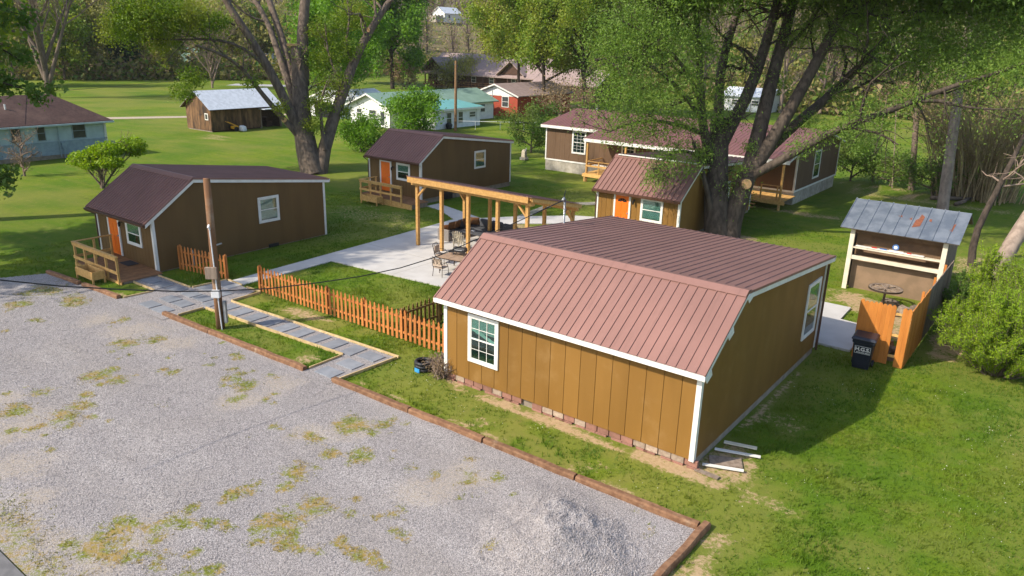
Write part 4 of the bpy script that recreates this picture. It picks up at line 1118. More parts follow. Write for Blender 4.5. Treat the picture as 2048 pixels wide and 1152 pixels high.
for i in range(10):
    x = -.19 + i * .042
    MB().box((x, fr(.68) - .012, .665), (x + (.018 if i in (3, 6) else .03), fr(.68) - .002, .695)).build('lettering', MAT['trim'], W_)
for a, b in (((-.25, .91), (.25, .922)), ((-.25, .635), (.25, .647)), ((-.262, .635), (-.25, .922)), ((.25, .635), (.262, .922))):
    MB().add([(a[0], fr(a[1]) - .005, a[1]), (b[0], fr(a[1]) - .005, a[1]), (b[0], fr(b[1]) - .005, b[1]), (a[0], fr(b[1]) - .005, b[1])], [(0, 1, 2, 3)]).build('label_border', MAT['trim'], W_)

# ================================================================== WAGON WHEEL TABLE
WW = thing('wagon_wheel_table', 'wagon wheel laid flat as a table in front of the open shed', 'table', (9.92, 18.75, 0))
MB().tube([(0, 0, 0), (0, 0, .78)], .05, 10).build('pedestal', MAT['iron'], WW)
rim = MB().disc_ring((0, 0), .60, .70, .76, .83, 28).build('rim', MAT['grey_wood'], WW)
MB().tube([(0, 0, .72), (0, 0, .9)], .12, 14).build('hub', MAT['grey_wood'], WW)
for i in range(12):
    t = 2 * math.pi * i / 12
    MB().bar((.11 * math.cos(t), .11 * math.sin(t), .8), (.61 * math.cos(t), .61 * math.sin(t), .795), .04, .045).build('spoke', MAT['grey_wood'], WW)
MB().disc_ring((0, 0), .7005, .712, .755, .835, 28).build('iron_tyre', MAT['iron'], WW)

# shelf clutter in the shed
o = MB().box((0, 0, 0), (2.9, .18, .04)).build('painted_plank', MAT['trim'], None, loc=(8.05, 20.26, 2.115)); tag(o, 'long white painted plank on the shed shelf', 'plank')
for i, (x, m, L) in enumerate(((8.75, 'red', .22), (9.1, 'navy', .3), (10.25, 'red', .18), (9.5, 'trim', .6))):
    o = MB().box((0, 0, 0), (L, .09, .04)).build('painted_board', MAT[m], None, loc=(x, 20.27, 2.157)); o.rotation_euler = (0, 0, rng.uniform(-.04, .04))
    tag(o, {'red': ('red board lying on the left half of the shed plank', 'red board lying on the right half of the shed plank')[int(i == 2)], 'navy': 'blue board lying mid-way along the shed plank', 'trim': 'white board lying beside the round blue sign'}[m], 'board', 'painted boards on the shed shelf')
o = MB().tube([(0, 0, 0), (0, .03, 0)], .14, 18).build('round_sign', MAT['navy'], None, loc=(9.75, 20.3, 2.35)); tag(o, 'small round blue sign propped on the shed shelf', 'sign')
MB().tube([(0, -.004, 0), (0, .0, 0)], .08, 16).build('sign_centre', MAT['trim'], o)
o = MB().box((0, 0, 0), (2.6, .22, .05)).build('shelf_plank', MAT['ply'], None, loc=(8.5, 19.95, 1.98)); tag(o, 'brown plank hung below the shed shelf', 'plank')
# corrugated sheet on the ground
mb = MB(); vs = []; fs = []
for i in range(25):
    x = i * .045; z = .02 * math.sin(i * math.pi / 2)
    vs += [(x, 0, z + .12), (x, 1.3, z + .02)]
for i in range(24): fs.append((2 * i, 2 * i + 2, 2 * i + 3, 2 * i + 1))
o = mb.add(vs, fs).build('corrugated_sheet', MAT['steel'], None, loc=(12.7, 20.6, .1)); o.rotation_euler = (.1, .15, .5); tag(o, 'corrugated metal sheet lying on the ground outside the shed', 'metal sheet')
sol = o.modifiers.new('thickness', 'SOLIDIFY'); sol.thickness = .004

# ================================================================== SMALL THINGS BY THE LARGE CABIN
CO = thing('drain_pipe_coil', 'coil of black corrugated pipe with a blue label by the cabin corner', 'pipe coil', (-.85, .35, 0))
for i in range(3):
    pts = [(.27 * math.cos(t), .27 * math.sin(t), .07 + i * .115) for t in np.linspace(0, 2 * math.pi, 25)]
    MB().tube(pts, .066, 8, cap=False).build('coil_loop', MAT['black'], CO, smooth=True)
MB().prism([(-.1, .02), (.12, .02), (.12, .17), (-.1, .17)], 'y', -.352, -.345).build('label_wrap', MAT['blue'], CO)
PLK = [((9.42, .75), (10.75, 1.35), 'trim', .10, 'white painted board lying closest to the cabin corner'), ((9.35, 1.75), (10.85, 2.35), 'trim', .10, 'white painted board in the middle of the scrap boards'), ((9.4, 2.3), (10.6, 2.75), 'cream', .14, 'pale weathered board furthest from the cabin corner'), ((9.45, 1.15), (10.55, 1.75), 'grey_wood', .5, 'wide grey sheet of wood under the scrap boards'), ((9.35, .45), (10.35, .62), 'grey_wood', .16, 'grey plank lying against the cabin foundation')]
for i, (a, b, m, w, lab) in enumerate(PLK):
    a = (a[0] - .1, a[1] - .1); b = (b[0] - .42, b[1] - .3)
    mid = ((a[0] + b[0]) / 2, (a[1] + b[1]) / 2); L = math.hypot(b[0] - a[0], b[1] - a[1])
    o = MB().box((-L / 2, -w / 2, 0), (L / 2, w / 2, .035)).build('scrap_board', MAT[m], None, loc=(*mid, .06 if i < 3 else .02)); o.rotation_euler = (0, 0, math.atan2(b[1] - a[1], b[0] - a[0])); tag(o, lab, 'board', 'scrap boards at the cabin corner')

# ================================================================== PATIO FURNITURE
def cushion(mb, a, b): return mb.box(a, b)
SF = thing('sectional_sofa', 'L-shaped grey wicker sofa with dark cushions under the pavilion', 'sofa', (-12.55, 13.7, .05))
for a, b in (((0, 0, 0), (.85, .12, .66)), ((0, .12, 0), (.14, 2.95, .72)), ((.14, 2.8, 0), (3.9, 2.95, .72)), ((3.75, 2.1, 0), (3.9, 2.8, .66)), ((.14, .12, .0), (.85, 2.8, .30)), ((.85, 2.1, .0), (3.75, 2.8, .30))):
    MB().box(a, b).build('wicker_panel', MAT['wicker'], SF, bevel=.02)
for a, b in (((.15, .14, .30), (.88, 1.1, .44)), ((.15, 1.11, .30), (.88, 2.09, .44)), ((.15, 2.1, .30), (.9, 2.79, .44)), ((.91, 2.08, .30), (1.85, 2.79, .44)), ((1.86, 2.08, .30), (2.8, 2.79, .44)), ((2.81, 2.08, .30), (3.74, 2.79, .44))):
    MB().box(a, b).build('seat_cushion', MAT['cush_grey'], SF, bevel=.04)
for a, b in (((.95, 2.55, .45), (1.75, 2.82, .92)), ((1.78, 2.55, .45), (2.6, 2.82, .93)), ((2.65, 2.55, .45), (3.6, 2.82, .9)), ((.14, 1.5, .45), (.4, 2.4, .9))):
    MB().box(a, b).build('back_cushion', MAT['cush_grey'], SF, bevel=.07)
def pillow(loc, rz, mat, label, s=.5):
    mb = MB(); vs = []; fs = []
    n = 8
    for i in range(n + 1):
        for j in range(n + 1):
            x, y = i / n - .5, j / n - .5
            e = max(0, (1 - (2 * x) ** 4) * (1 - (2 * y) ** 4)) ** .5
            vs.append((x * s, .16 * e * s, y * s))
    m = (n + 1) ** 2
    vs += [(v[0], -v[1], v[2]) for v in vs]
    for i in range(n):
        for j in range(n):
            a = i * (n + 1) + j; f = (a, a + n + 1, a + n + 2, a + 1)
            fs.append(f); fs.append(tuple(m + q for q in reversed(f)))
    o = mb.add(vs, fs).build('pillow', mat, None, smooth=True, loc=loc); o.rotation_euler = (.35, 0, rz); return tag(o, label, 'pillow', 'pillows on the sofa')
pillow((-12.2, 13.95, .72), R_(70), MAT['cush_orange'], 'orange pillow at the near end of the sofa', .42)
pillow((-12.2, 14.5, .76), R_(85), MAT['cush_brown'], 'brown pillow next to the orange one on the sofa', .52)
pillow((-12.2, 15.05, .76), R_(95), MAT['cush_brown'], 'brown pillow in the middle of the sofa side', .52)
pillow((-12.15, 15.7, .78), R_(75), MAT['cush_brown'], 'brown pillow nearest the sofa corner', .56)
pillow((-11.9, 16.25, .78), R_(35), MAT['cush_brown'], 'brown pillow in the corner of the sofa', .52)
FT = thing('fire_table', 'low dark patio table in front of the wicker sofa', 'table', (-10.6, 14.6, .05))
MB().box((-.75, -.4, .56), (.75, .4, .62)).build('table_top', MAT['cush_grey'], FT, bevel=.01)
for x in (-.68, .62):
    for y in (-.34, .28): MB().box((x, y, 0), (x + .06, y + .06, .56)).build('leg', MAT['wicker'], FT)
o = MB().box((-.12, -.08, 0), (.12, .08, .03)).build('tray', MAT['pvc'], None, loc=(-10.7, 14.65, .67)); tag(o, 'small pale tray on the low patio table', 'tray')
# slatted garden chair, seen from behind
AC = thing('slatted_chair', 'pale wooden slat-back garden chair beside the pavilion post', 'chair', (-10.2, 12.8, .05), R_(12))
wood = MAT['cream']
for i in range(6):
    h = .98 + .08 * math.sin(math.pi * (i + .5) / 6)
    MB().bar((-.25 + i * .1, .06, .3), (-.27 + i * .108, -.16, h), .08, .02, (1, 0, 0)).build('back_slat', wood, AC)
for i in range(5): MB().box((-.28, .1 + i * .1, .36 - i * .0), (.28, .185 + i * .1, .38)).build('seat_slat', wood, AC)
for x in (-.31, .29):
    MB().box((x, -.02, 0), (x + .03, .08, .86)).build('leg', wood, AC); MB().box((x, .52, 0), (x + .03, .6, .58)).build('leg', wood, AC)
    MB().box((x - .04, -.02, .58), (x + .07, .66, .605)).build('arm', wood, AC)
MB().box((-.31, -.03, .8), (.32, -.0, .87)).build('back_rail', wood, AC)
DT = thing('dining_table', 'tile-topped patio dining table partly behind the cabin roof', 'table', (-7.45, 9.95, .05), R_(6))
MB().disc_ring((0, 0), .0, .01, .6, .61, 4)
MB().box((-1.05, -.72, .68), (1.05, .72, .715)).build('table_frame', MAT['iron'], DT)
for i in range(3):
    for j in range(2): MB().box((-1.0 + i * .67, -.68 + j * .69, .716), (-.35 + i * .67, -.01 + j * .69, .728)).build('table_tile', MAT['tile_table'], DT)
for x in (-.9, .9):
    for y in (-.6, .6): MB().tube([(x, y, 0), (x * .96, y * .96, .35), (x, y, .68)], .028, 8).build('leg', MAT['iron'], DT)
def patio_chair(loc, rz, label):
    t = thing('patio_chair', label, 'chair', loc, rz, 'metal chairs round the dining table')
    m = MAT['iron']
    MB().box((-.27, -.26, .40), (.27, .28, .47)).build('seat', MAT['cush_tan'], t, bevel=.03)
    bk = MB()
    bk.tube([(-.26, -.24, .4), (-.27, -.33, .75), (-.22, -.4, 1.0), (.22, -.4, 1.0), (.27, -.33, .75), (.26, -.24, .4)], .016, 6)
    for k in range(3):
        x = -.2 + k * .2
        bk.tube([(x - .12, -.27, .5), (x + .12, -.385, .95)], .009, 5); bk.tube([(x + .12, -.27, .5), (x - .12, -.385, .95)], .009, 5)
    bk.tube([(-.26, -.26, .48), (.26, -.26, .48)], .012, 6)
    bk.build('backrest', m, t)
    for x in (-.25, .25):
        MB().tube([(x, -.24, .42), (x * 1.1, -.3, 0)], .015, 6).build('leg', m, t); MB().tube([(x, .25, .42), (x * 1.1, .28, 0)], .015, 6).build('leg', m, t)
        MB().tube([(x, -.3, .66), (x * 1.15, .05, .66), (x, .25, .42)], .014, 6).build('arm', m, t)
    MB().box((-.25, -.30, .52), (.25, -.265, .9)).build('back_cushion', MAT['cush_tan'], t)
    return t
patio_chair((-7.75, 8.75, .05), R_(8), 'metal lattice-back chair with tan cushion, nearest on the patio')
patio_chair((-9.15, 10.35, .05), R_(-75), 'metal lattice-back chair at the far left end of the dining table')
patio_chair((-7.1, 11.25, .05), R_(185), 'metal chair on the pavilion side of the dining table')
GR = thing('tabletop_grill', 'black tabletop grill standing on the patio dining table', 'grill', (-7.75, 10.15, .79), R_(15))
MB().prism([(-.2, .16), (.2, .16), (.2, .3), (.12, .38), (-.12, .38), (-.2, .3)], 'x', -.32, .32).build('body', MAT['black'], GR, bevel=.01)
for x in (-.28, .28): MB().tube([(x, -.2, 0), (x, -.1, .17), (x, .1, .17), (x, .2, 0)], .015, 6).build('leg', MAT['black'], GR)
MB().box((-.55, -.15, .1), (-.33, .12, .14)).build('side_tray', MAT['black'], GR)
MB().tube([(-.2, -.22, .28), (.2, -.22, .28)], .012, 6).build('handle', MAT['steel'], GR)
o = MB().box((-.5, -.35, 0), (.5, .35, .16)).box((-.45, -.6, 0), (.45, -.352, .08)).build('wooden_steps', MAT['lumber'], None, loc=(-7.95, 21.9, .05)); tag(o, 'small new wooden step beside the fanlight-door cabin', 'step')

# ================================================================== POLES AND WIRES
UP = thing('utility_pole', 'leaning wooden utility pole with meter boxes on the grass island', 'utility pole', (-9.51, -1.95, 0))
top = np.array(at(413, 357, depth_of((-9.51, -1.95, 5.9)))) - np.array((-9.51, -1.95, 0))
MB().tube([(0, 0, -.2), top * .3, top * .65, top], [.165, .155, .14, .125], 14).build('pole', MAT['pole'], UP, smooth=True)
ax = top / np.linalg.norm(top)
def on_pole(k, off, along=0): return top * k + np.array(off)
off = -_F0 * .17
MB().tube([on_pole(.0, off + _R * .12), on_pole(.3, off + _R * .06), on_pole(.68, off)], .025, 8).tube([on_pole(.68, off), on_pole(.71, off * 1.3), on_pole(.695, off * 1.7)], .04, 8).build('conduit', MAT['pvc'], UP)
def obox(c, w, h, d, mat, name):
    c = np.array(c, float); vs = []
    for z in (-h / 2, h / 2):
        for x, y in ((-1, -1), (1, -1), (1, 1), (-1, 1)): vs.append(c + _R * (x * w / 2) + _F0 * (y * d / 2) + np.array((0, 0, z)))
    return MB().add(vs, BOXF).build(name, mat, UP, bevel=.02)
obox(on_pole(.395, -_F0 * .24 - _R * .06), .46, .48, .09, MAT['grey_wood'], 'back_board')
obox(on_pole(.255, -_F0 * .25 + _R * .04), .32, .30, .16, MAT['pvc'], 'meter_box')
obox(on_pole(.12, -_F0 * .05 + _R * .26), .12, .9, .16, MAT['grey_box'], 'cable_guard')
MB().bar(on_pole(.57, _R * .1), on_pole(.585, _R * .34), .03, .05).build('bracket', MAT['steel'], UP)
# service cable from the roadside to the cabin mast
mast = np.array((.05, 7.24, 5.05)); far_end = np.array((-5.2, -12.0))
def on_vplane(px, py):
    d = far_end - mast[:2]; n = np.array((-d[1], d[0], 0.0)); r = ray(px, py)
    k = (n @ (np.array((*mast[:2], 0)) - CAM)) / (n @ r); return CAM + r * k
cp = [on_vplane(x, y) for x, y in ((-150, 544), (-60, 554), (0, 560), (120, 572), (240, 579), (360, 583), (440, 582), (540, 577), (640, 565), (720, 553), (800, 536), (868, 515), (920, 493))]
_lo = cp[-1]
cp += [_lo * .5 + mast * .5 + np.array((0, 0, -.03)), mast]
d0 = cp[0] - cp[1]
o = MB().tube([cp[0] + d0 * 6 + np.array((0, 0, .25))] + cp, .017, 6).build('service_cable', MAT['wire'], None); tag(o, 'black overhead cable sagging across the lot to the large cabin', 'cable')
cb = [on_vplane(868, 515) * .2 + mast * .8, mast * .7 + np.array((-.3, 7.8, 5.0)) * .3, np.array((-.25, 7.9, 5.35)), np.array((-.05, 7.5, 5.1))]
o = MB().tube(cb, .012, 5).tube([mast, (.35, 7.1, 4.75), (.1, 7.0, 4.55), (.06, 7.35, 4.5)], .012, 5).build('drip_loop', MAT['wire'], A, loc=None)
PB = thing('utility_pole', 'brown wooden utility pole behind the far cabin roof', 'utility pole', ground(911, 262))
MB().tube([(0, 0, -.2), (.05, 0, 8.3)], [.19, .14], 10).build('pole', MAT['pole2'], PB)
MB().tube([(.05, -.16, 7.9), (.05, .16, 7.9)], .05, 8).build('insulator', MAT['grey_box'], PB)
pb = ground(911, 262) + np.array((.05, 0, 8.0))
def wire(a, b, sag, label, r=.02):
    a = np.array(a, float); b = np.array(b, float)
    pts = [a + (b - a) * t - np.array((0, 0, sag * 4 * t * (1 - t))) for t in np.linspace(0, 1, 14)]
    o = MB().tube(pts, r, 4).build('power_line', MAT['wire'], None); return tag(o, label, 'cable', 'thin wires at the far houses')
wire(pb, at(640, 185, 118), .8, 'thin wire from the brown pole to the white house')
wire(pb, at(985, 176, 112), .6, 'thin wire from the brown pole to the red brick house')
for i, (ya, yb, lab) in enumerate(((88, 100, 'highest thin wire in front of the far wooded hill'), (96, 108, 'middle thin wire in front of the far wooded hill'), (106, 113, 'lowest thin wire in front of the far wooded hill'))):
    wire(at(780, ya, 190), at(1040, yb, 190), .4, lab, .03)
wire(at(-40, 192, 62), at(560, 132, 130), .5, 'thin wire passing in front of the left field')
CL = thing('clothes_rail', 'white pipe rail on posts in the yard behind the far cabin', 'rail', ground(905, 258))
a = np.array((0, 0, 1.0)); b = ground(1095, 262) - ground(905, 258); b[2] = 1.0
MB().tube([a, b], .035, 6).build('rail', MAT['pvc'], CL)
for k in (0.02, .24, .5, .75, .98): MB().tube([(b[0] * k, b[1] * k, 0), (b[0] * k, b[1] * k, 1.0)], .03, 6).build('post', MAT['pvc'], CL)
ST = thing('stone_marker', 'pale stone stump on the lawn beside the long house', 'stone', ground(1048, 320))
MB().box((-.35, -.3, 0), (.35, .3, .25)).build('base', MAT['stone'], ST, bevel=.05)
loft([(.22, -.2, .2, .25), (.2, -.18, .18, .8), (.1, -.12, .1, 1.0)]).build('shaft', MAT['stone'], ST, bevel=.03)
MB().tube([(.15, 0, .7), (.25, 0, 1.15)], .06, 8).build('spout', MAT['grey_box'], ST)
# ================================================================== FAR BUILDINGS
def gable_house(name, label, loc, Lx, Ly, he, hr, axis, wall, roof, over=.4, cat='house', wall_z=0.0, hip=False, fascia='trim', gable_mat=None):
    """rectangular house, ridge along axis; local origin at min corner"""
    t = thing(name, label, cat, loc)
    w = MB()
    if axis == 'x':
        prof = [(0, 0), (Ly, 0), (Ly, he), (Ly / 2, hr), (0, he)]
        if hip: w.box((0, 0, 0), (Lx, Ly, he))
        else: w.prism(prof, 'x', 0, Lx)
    else:
        prof = [(0, 0), (Lx, 0), (Lx, he), (Lx / 2, hr), (0, he)]
        if hip: w.box((0, 0, 0), (Lx, Ly, he))
        else: w.prism(prof, 'y', 0, Ly)
    w.build('wall', MAT[wall], t)
    r = MB(); th = .12
    if hip:
        k = min(Lx, Ly) / 2 * .62
        if axis == 'y': rd = [(Lx / 2, k, hr), (Lx / 2, Ly - k, hr)]
        else: rd = [(k, Ly / 2, hr), (Lx - k, Ly / 2, hr)]
        o = over
        e = [(-o, -o, he - .05), (Lx + o, -o, he - .05), (Lx + o, Ly + o, he - .05), (-o, Ly + o, he - .05)]
        e2 = [(x, y, z - .15) for x, y, z in e]
        vs = e + rd + e2
        if axis == 'y': fs = [(0, 1, 4), (1, 2, 5, 4), (2, 3, 5), (3, 0, 4, 5)]
        else: fs = [(0, 1, 5, 4), (1, 2, 5), (2, 3, 4, 5), (3, 0, 4)]
        fs += [(6, 7, 1, 0), (7, 8, 2, 1), (8, 9, 3, 2), (9, 6, 0, 3), (9, 8, 7, 6)]
        r.add(vs, fs)
    else:
        H = (Ly if axis == 'x' else Lx); s = (hr - he) / (H / 2)
        prof = [(-over, he - over * s + th), (H / 2, hr + th), (H + over, he - over * s + th), (H + over, he - over * s), (H / 2, hr + .01), (-over, he - over * s)]
        r.prism(prof, axis, -over, (Lx if axis == 'x' else Ly) + over)
    ro = r.build('roof', MAT[roof], t)
    if not hip:
        H = (Ly if axis == 'x' else Lx); s = (hr - he) / (H / 2); E = (Lx if axis == 'x' else Ly)
        for a in (-over - .03, E + over):
            f = MB()
            f.prism([(-over, he - over * s - .1), (H / 2, hr - .1), (H + over, he - over * s - .1), (H + over, he - over * s + .1), (H / 2, hr + .1), (-over, he - over * s + .1)], axis, a, a + .03)
            f.build('rake_board', MAT[fascia], t)
        if gable_mat:
            MB().prism([(.0, he), (H, he), (H / 2, hr)], axis, -.03, -.001).build('gable', MAT[gable_mat], t)
    return t
def win(t, face, c, s0, s1, z0, z1, trim=.1, tm='trim'):
    T = wallT(face, c)
    f = MB(); tb(f, T, s0, s1, z0, z1, .002, .05); w = f.build('window', MAT[tm], t)
    m = (z0 + z1) / 2
    for a, b in ((z0 + trim, m - .03), (m + .03, z1 - trim)):
        g = MB(); tb(g, T, s0 + trim, s1 - trim, a, b, .051, .06); g.build('pane', MAT['pane_far'], w)
    return w
MAT['pane_far'] = M('dark_window_pane', (.045, .052, .055), (.07, .075, .075), 2, rough=.15, spec=.6)
MAT['pane_olive'] = M('screened_window', (.07, .07, .055), (.05, .05, .042), 2, rough=.5)

HL = gable_house('bungalow', 'pale blue bungalow with dark brown shingle roof at the left edge', (-64.2, -6.0, 0), 8.2, 22.3, 3.1, 5.2, 'y', 'blue_wall', 'shingle', .55, hip=True)
MB().box((8.2, -.02, .35), (8.26, 22.32, 1.42)).build('lower_wall', MAT['blue_wall2'], HL)
MB().box((8.2, -.02, 1.42), (8.3, 22.34, 1.50)).build('belt_course', MAT['blue_wall2'], HL)
MB().box((8.2, 0, 0), (8.23, 22.3, .35)).build('foundation', MAT['foundation'], HL)
MB().box((-.02, 22.3, 0), (8.2, 22.33, .35)).build('foundation', MAT['foundation'], HL)
for a, b in ((14.5, 15.35), (16.5, 17.25), (19.4, 20.6), (10.5, 11.5), (6, 7)):
    T = wallT('right', 8.2)
    f = MB(); tb(f, T, a, b, 1.6, 2.95, .002, .06); w = f.build('window', MAT['blue_wall2'], HL)
    g = MB(); tb(g, T, a + .08, b - .08, 1.68, 2.27, .061, .07); tb(g, T, a + .08, b - .08, 2.3, 2.87, .061, .07); g.build('pane', MAT['pane_olive'], w)
MB().tube([(8.32, 18.2, 3.0), (8.32, 18.2, .2)], .05, 6).build('downspout', MAT['blue_wall2'], HL)
MB().box((8.26, 18.35, .9), (8.4, 18.75, 1.35)).tube([(8.3, 18.5, .9), (8.3, 18.5, 0)], .04, 6).build('meter_box', MAT['blue_wall2'], HL)
MB().box((8.2, 22.2, 0), (8.3, 22.36, 3.0)).build('corner_board', MAT['white_wall'], HL)
MB().box((8.72, -.6, 2.86), (8.86, 22.9, 3.0)).build('gutter', MAT['blue_wall'], HL)
for x, y, z in ((6.2, 15.2, 3.8), (5.6, 18.3, 4.2)): MB().tube([(x, y, z), (x, y, z + .85)], .07, 8).build('vent_pipe', MAT['pvc'] if y < 16 else MAT['black'], HL)
AP = thing('air_conditioner', 'dark air conditioner box behind the pale blue bungalow', 'air conditioner', (-57.3, 17.3, 0)); MB().box((-.5, -.5, 0), (.5, .5, .9)).build('case', MAT['grey_box'], AP, bevel=.03); MB().tube([(0, 0, .9), (0, 0, .93)], .38, 14).build('fan_grille', MAT['black'], AP)

BN = thing('barn', 'weathered plank barn with bright tin roof beside the lane', 'barn', (-69.2, 32.0, 0))
bl = MB().box((0, 0, 0), (.29, .05, 1)).mesh('plank', MAT['barn'])
zt = lambda x: 2.75 + (4.25 - 2.75) * (1 - abs(x - 2.5) / 2.5)
for i in range(17):
    o = put('plank', bl, BN, (i * .295, -.05, .12)); o.scale = (1, 1, zt(i * .295 + .145) - .15)
for i in range(22):
    o = put('plank', bl, BN, (5.05, i * .295, .12)); o.rotation_euler = (0, 0, math.pi / 2); o.scale = (1, 1, 2.5)
MB().prism([(.05, 0), (4.95, 0), (4.95, 2.7), (2.5, 4.15), (.05, 2.7)], 'y', .02, 6.4).build('frame_wall', MAT['log'], BN)
MB().prism([(-.5, 2.5), (2.5, 4.42), (5.5, 2.5), (5.5, 2.44), (2.5, 4.35), (-.5, 2.44)], 'y', -.45, 9.5).build('roof_deck', MAT['log'], BN)
for i in range(12):
    for x0, z0, x1, z1 in ((-.52, 2.5, 2.5, 4.44), (5.52, 2.5, 2.5, 4.44)):
        y = -.47 + i * .83
        MB().add([(x0, y, z0 + .015), (x0, y + .826, z0 + .015), (x1, y + .826, z1 + .015), (x1, y, z1 + .015), (x0, y, z0 + .03), (x0, y + .826, z0 + .03), (x1, y + .826, z1 + .03), (x1, y, z1 + .03)], BOXF).build('roof_sheet', MAT['tin'], BN)
MB().box((3.85, -.08, 1.3), (4.5, -.052, 2.05)).build('window_frame', MAT['trim'], BN); MB().box((3.95, -.085, 1.4), (4.4, -.081, 1.95)).build('pane', MAT['pane_far'], BN)
for y in (6.45, 9.3): MB().box((4.8, y, 0), (5.0, y + .2, 2.5)).build('post', MAT['grey_wood'], BN)
MB().box((.1, 9.2, 0), (4.8, 9.3, 2.4)).build('rear_wall', MAT['log'], BN)
MB().box((4.9, 6.3, 2.25), (6.2, 9.6, 2.33)).build('lean_roof', MAT['tin'], BN)
MB().box((.1, .0, 0), (5.0, .06, .12)).build('sill', MAT['foundation'], BN)
TL = thing('garden_tiller', 'yellow garden tiller parked against the weathered barn', 'tiller', ground(470, 262))
MB().box((-.3, -.35, .25), (.3, .35, .6)).build('engine', MAT['yellow'], TL, bevel=.05)
for s in (-.35, .35): MB().tube([(s - .06, 0, .26), (s + .06, 0, .26)], .26, 12).build('wheel', MAT['black'], TL)
for s in (-.25, .25): MB().tube([(s, .3, .55), (s, -1.0, 1.15)], .035, 6).build('handlebar', MAT['yellow'], TL)
o = MB().prism([(-.5, 0), (.5, 0), (.35, .55), (-.3, .65)], 'y', -.3, .3).build('tarp_bundle', MAT['pvc'], None, loc=ground(486, 262), bevel=.1); tag(o, 'white bundle beside the yellow tiller', 'bundle')
o = MB().box((-.8, -.3, 0), (.8, .3, .5)).box((-.3, -.25, .5), (.3, .25, .9)).build('junk_pile', MAT['grey_box'], None, loc=ground(450, 258), bevel=.06); tag(o, 'dim grey junk stacked along the barn wall', 'junk')
o = MB().box((-.9, -.4, .0), (.9, .4, .7)).box((-.4, -.3, .7), (.6, .3, 1.1)).build('work_bench', MAT['log'], None, loc=(-65.8, 40.2, 0)); tag(o, 'dark bench in the open end of the barn', 'bench')

WH = gable_house('white_house', 'white house with faded green gable roof behind the left trees', (-61.3, 50.0, 0), 7.2, 20.5, 2.55, 3.95, 'y', 'white_wall', 'green_roof', .55)
for a, b in ((1.2, 2.2), (3.5, 4.9)): win(WH, 'front', 0, a, b, 1.0, 2.1)
T = wallT('front', 0); f = MB(); tb(f, T, 5.5, 6.5, 0, 2.1, .002, .06); d = f.build('door', MAT['white_wall'], WH); g = MB(); tb(g, T, 5.65, 6.35, .3, 1.9, .061, .07); g.build('pane', MAT['pane_far'], d)
for a, b in ((14.5, 15.5), (17.5, 18.6)): win(WH, 'right', 7.2, a, b, .95, 2.15)
MB().prism([(7.25, 3.05), (12.3, 2.45), (12.3, 2.38), (7.25, 2.95)], 'y', -.2 + 3.0, 12.2).build('teal_porch_roof', MAT['teal_roof'], WH)
MB().box((12.25, 2.8, 2.2), (12.34, 12.25, 2.43)).build('porch_fascia', MAT['trim'], WH)
MB().box((7.2, 3.2, 0), (11.9, 11.6, 2.4)).build('wing', MAT['white_wall'], WH)
for a, b in ((5.2, 6.2), (7.4, 8.4)): win(WH, 'right', 11.9, a, b, .5, 2.0)
win(WH, 'right', 11.9, 9.6, 10.9, 1.1, 1.9)
MB().box((11.9, 11.0, .0), (12.0, 11.7, 2.2)).build('door', MAT['trim'], WH)
AC2 = thing('air_conditioner', 'dark air conditioner box beside the white house', 'air conditioner', ground(944, 248)); MB().box((-.6, -.5, 0), (.6, .5, 1.0)).build('case', MAT['black'], AC2, bevel=.03); MB().tube([(0, 0, 1.0), (0, 0, 1.03)], .4, 14).build('fan_grille', MAT['grey_box'], AC2)
o = loft([(.25, -.25, .25, 0), (.32, -.32, .32, .55), (.2, -.2, .2, .75)]).build('planter_urn', MAT['black'], None, loc=ground(898, 258), bevel=.04); tag(o, 'dark round tub on the grass by the white house porch', 'tub')
WS = gable_house('white_shed', 'white outbuilding seen between the left tree trunk and the green-roofed house', (-72.5, 52.5, 0), 6.0, 9.0, 2.5, 3.5, 'y', 'white_wall', 'white_wall', .3, cat='shed')
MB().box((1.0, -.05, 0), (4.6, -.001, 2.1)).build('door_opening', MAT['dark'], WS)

RH = gable_house('brick_house', 'red brick house with white gable behind the green-roofed house', (-60.4, 74.0, 0), 8.0, 14.0, 3.1, 4.5, 'y', 'brick', 'brown_roof', .5, gable_mat='white_wall')
win(RH, 'front', 0, 5.1, 6.4, 1.3, 2.9); win(RH, 'front', 0, .4, 2.3, 1.5, 2.9)
MB().tube([(3.3, -.08, .0), (3.3, -.08, 4.4)], .06, 8).build('service_mast', MAT['pvc'], RH)
MB().box((3.1, -.2, .6), (3.5, -.05, 1.7)).build('meter_box', MAT['pvc'], RH)
MB().box((0, -.04, 2.9), (8.0, -.001, 3.12)).build('frieze_board', MAT['trim'], RH)

BH = thing('log_house', 'dark log house with greyish brown roof and porch behind the pole', 'house', (-109, 127, 0), -math.pi / 2)
MB().box((0, 0, .8), (12, 30, 3.4)).build('wall', MAT['log'], BH)
MB().box((0, 0, 0), (12.1, 30.1, .8)).build('foundation', MAT['foundation'], BH)
MB().prism([(-1.2, 3.0), (6, 7.2), (13.4, 3.0), (13.4, 3.25), (6, 7.5), (-1.2, 3.25)], 'y', -1, 31).build('roof', MAT['brown_roof'], BH)
MB().prism([(0, 3.3), (12, 3.3), (6, 6.9)], 'y', 0, .1).build('gable', MAT['log'], BH)
for y0 in (-.6, 21.5):
    MB().prism([(y0, 3.8), (y0 + 3.2, 6.3), (y0 + 6.4, 3.8)], 'x', 8.6, 12.8).build('dormer', MAT['log'], BH)
    MB().prism([(y0 - .5, 3.55), (y0 + 3.2, 6.4), (y0 + 6.9, 3.55), (y0 + 6.9, 3.75), (y0 + 3.2, 6.65), (y0 - .5, 3.75)], 'x', 6.5, 13.6).build('dormer_roof', MAT['brown_roof'], BH)
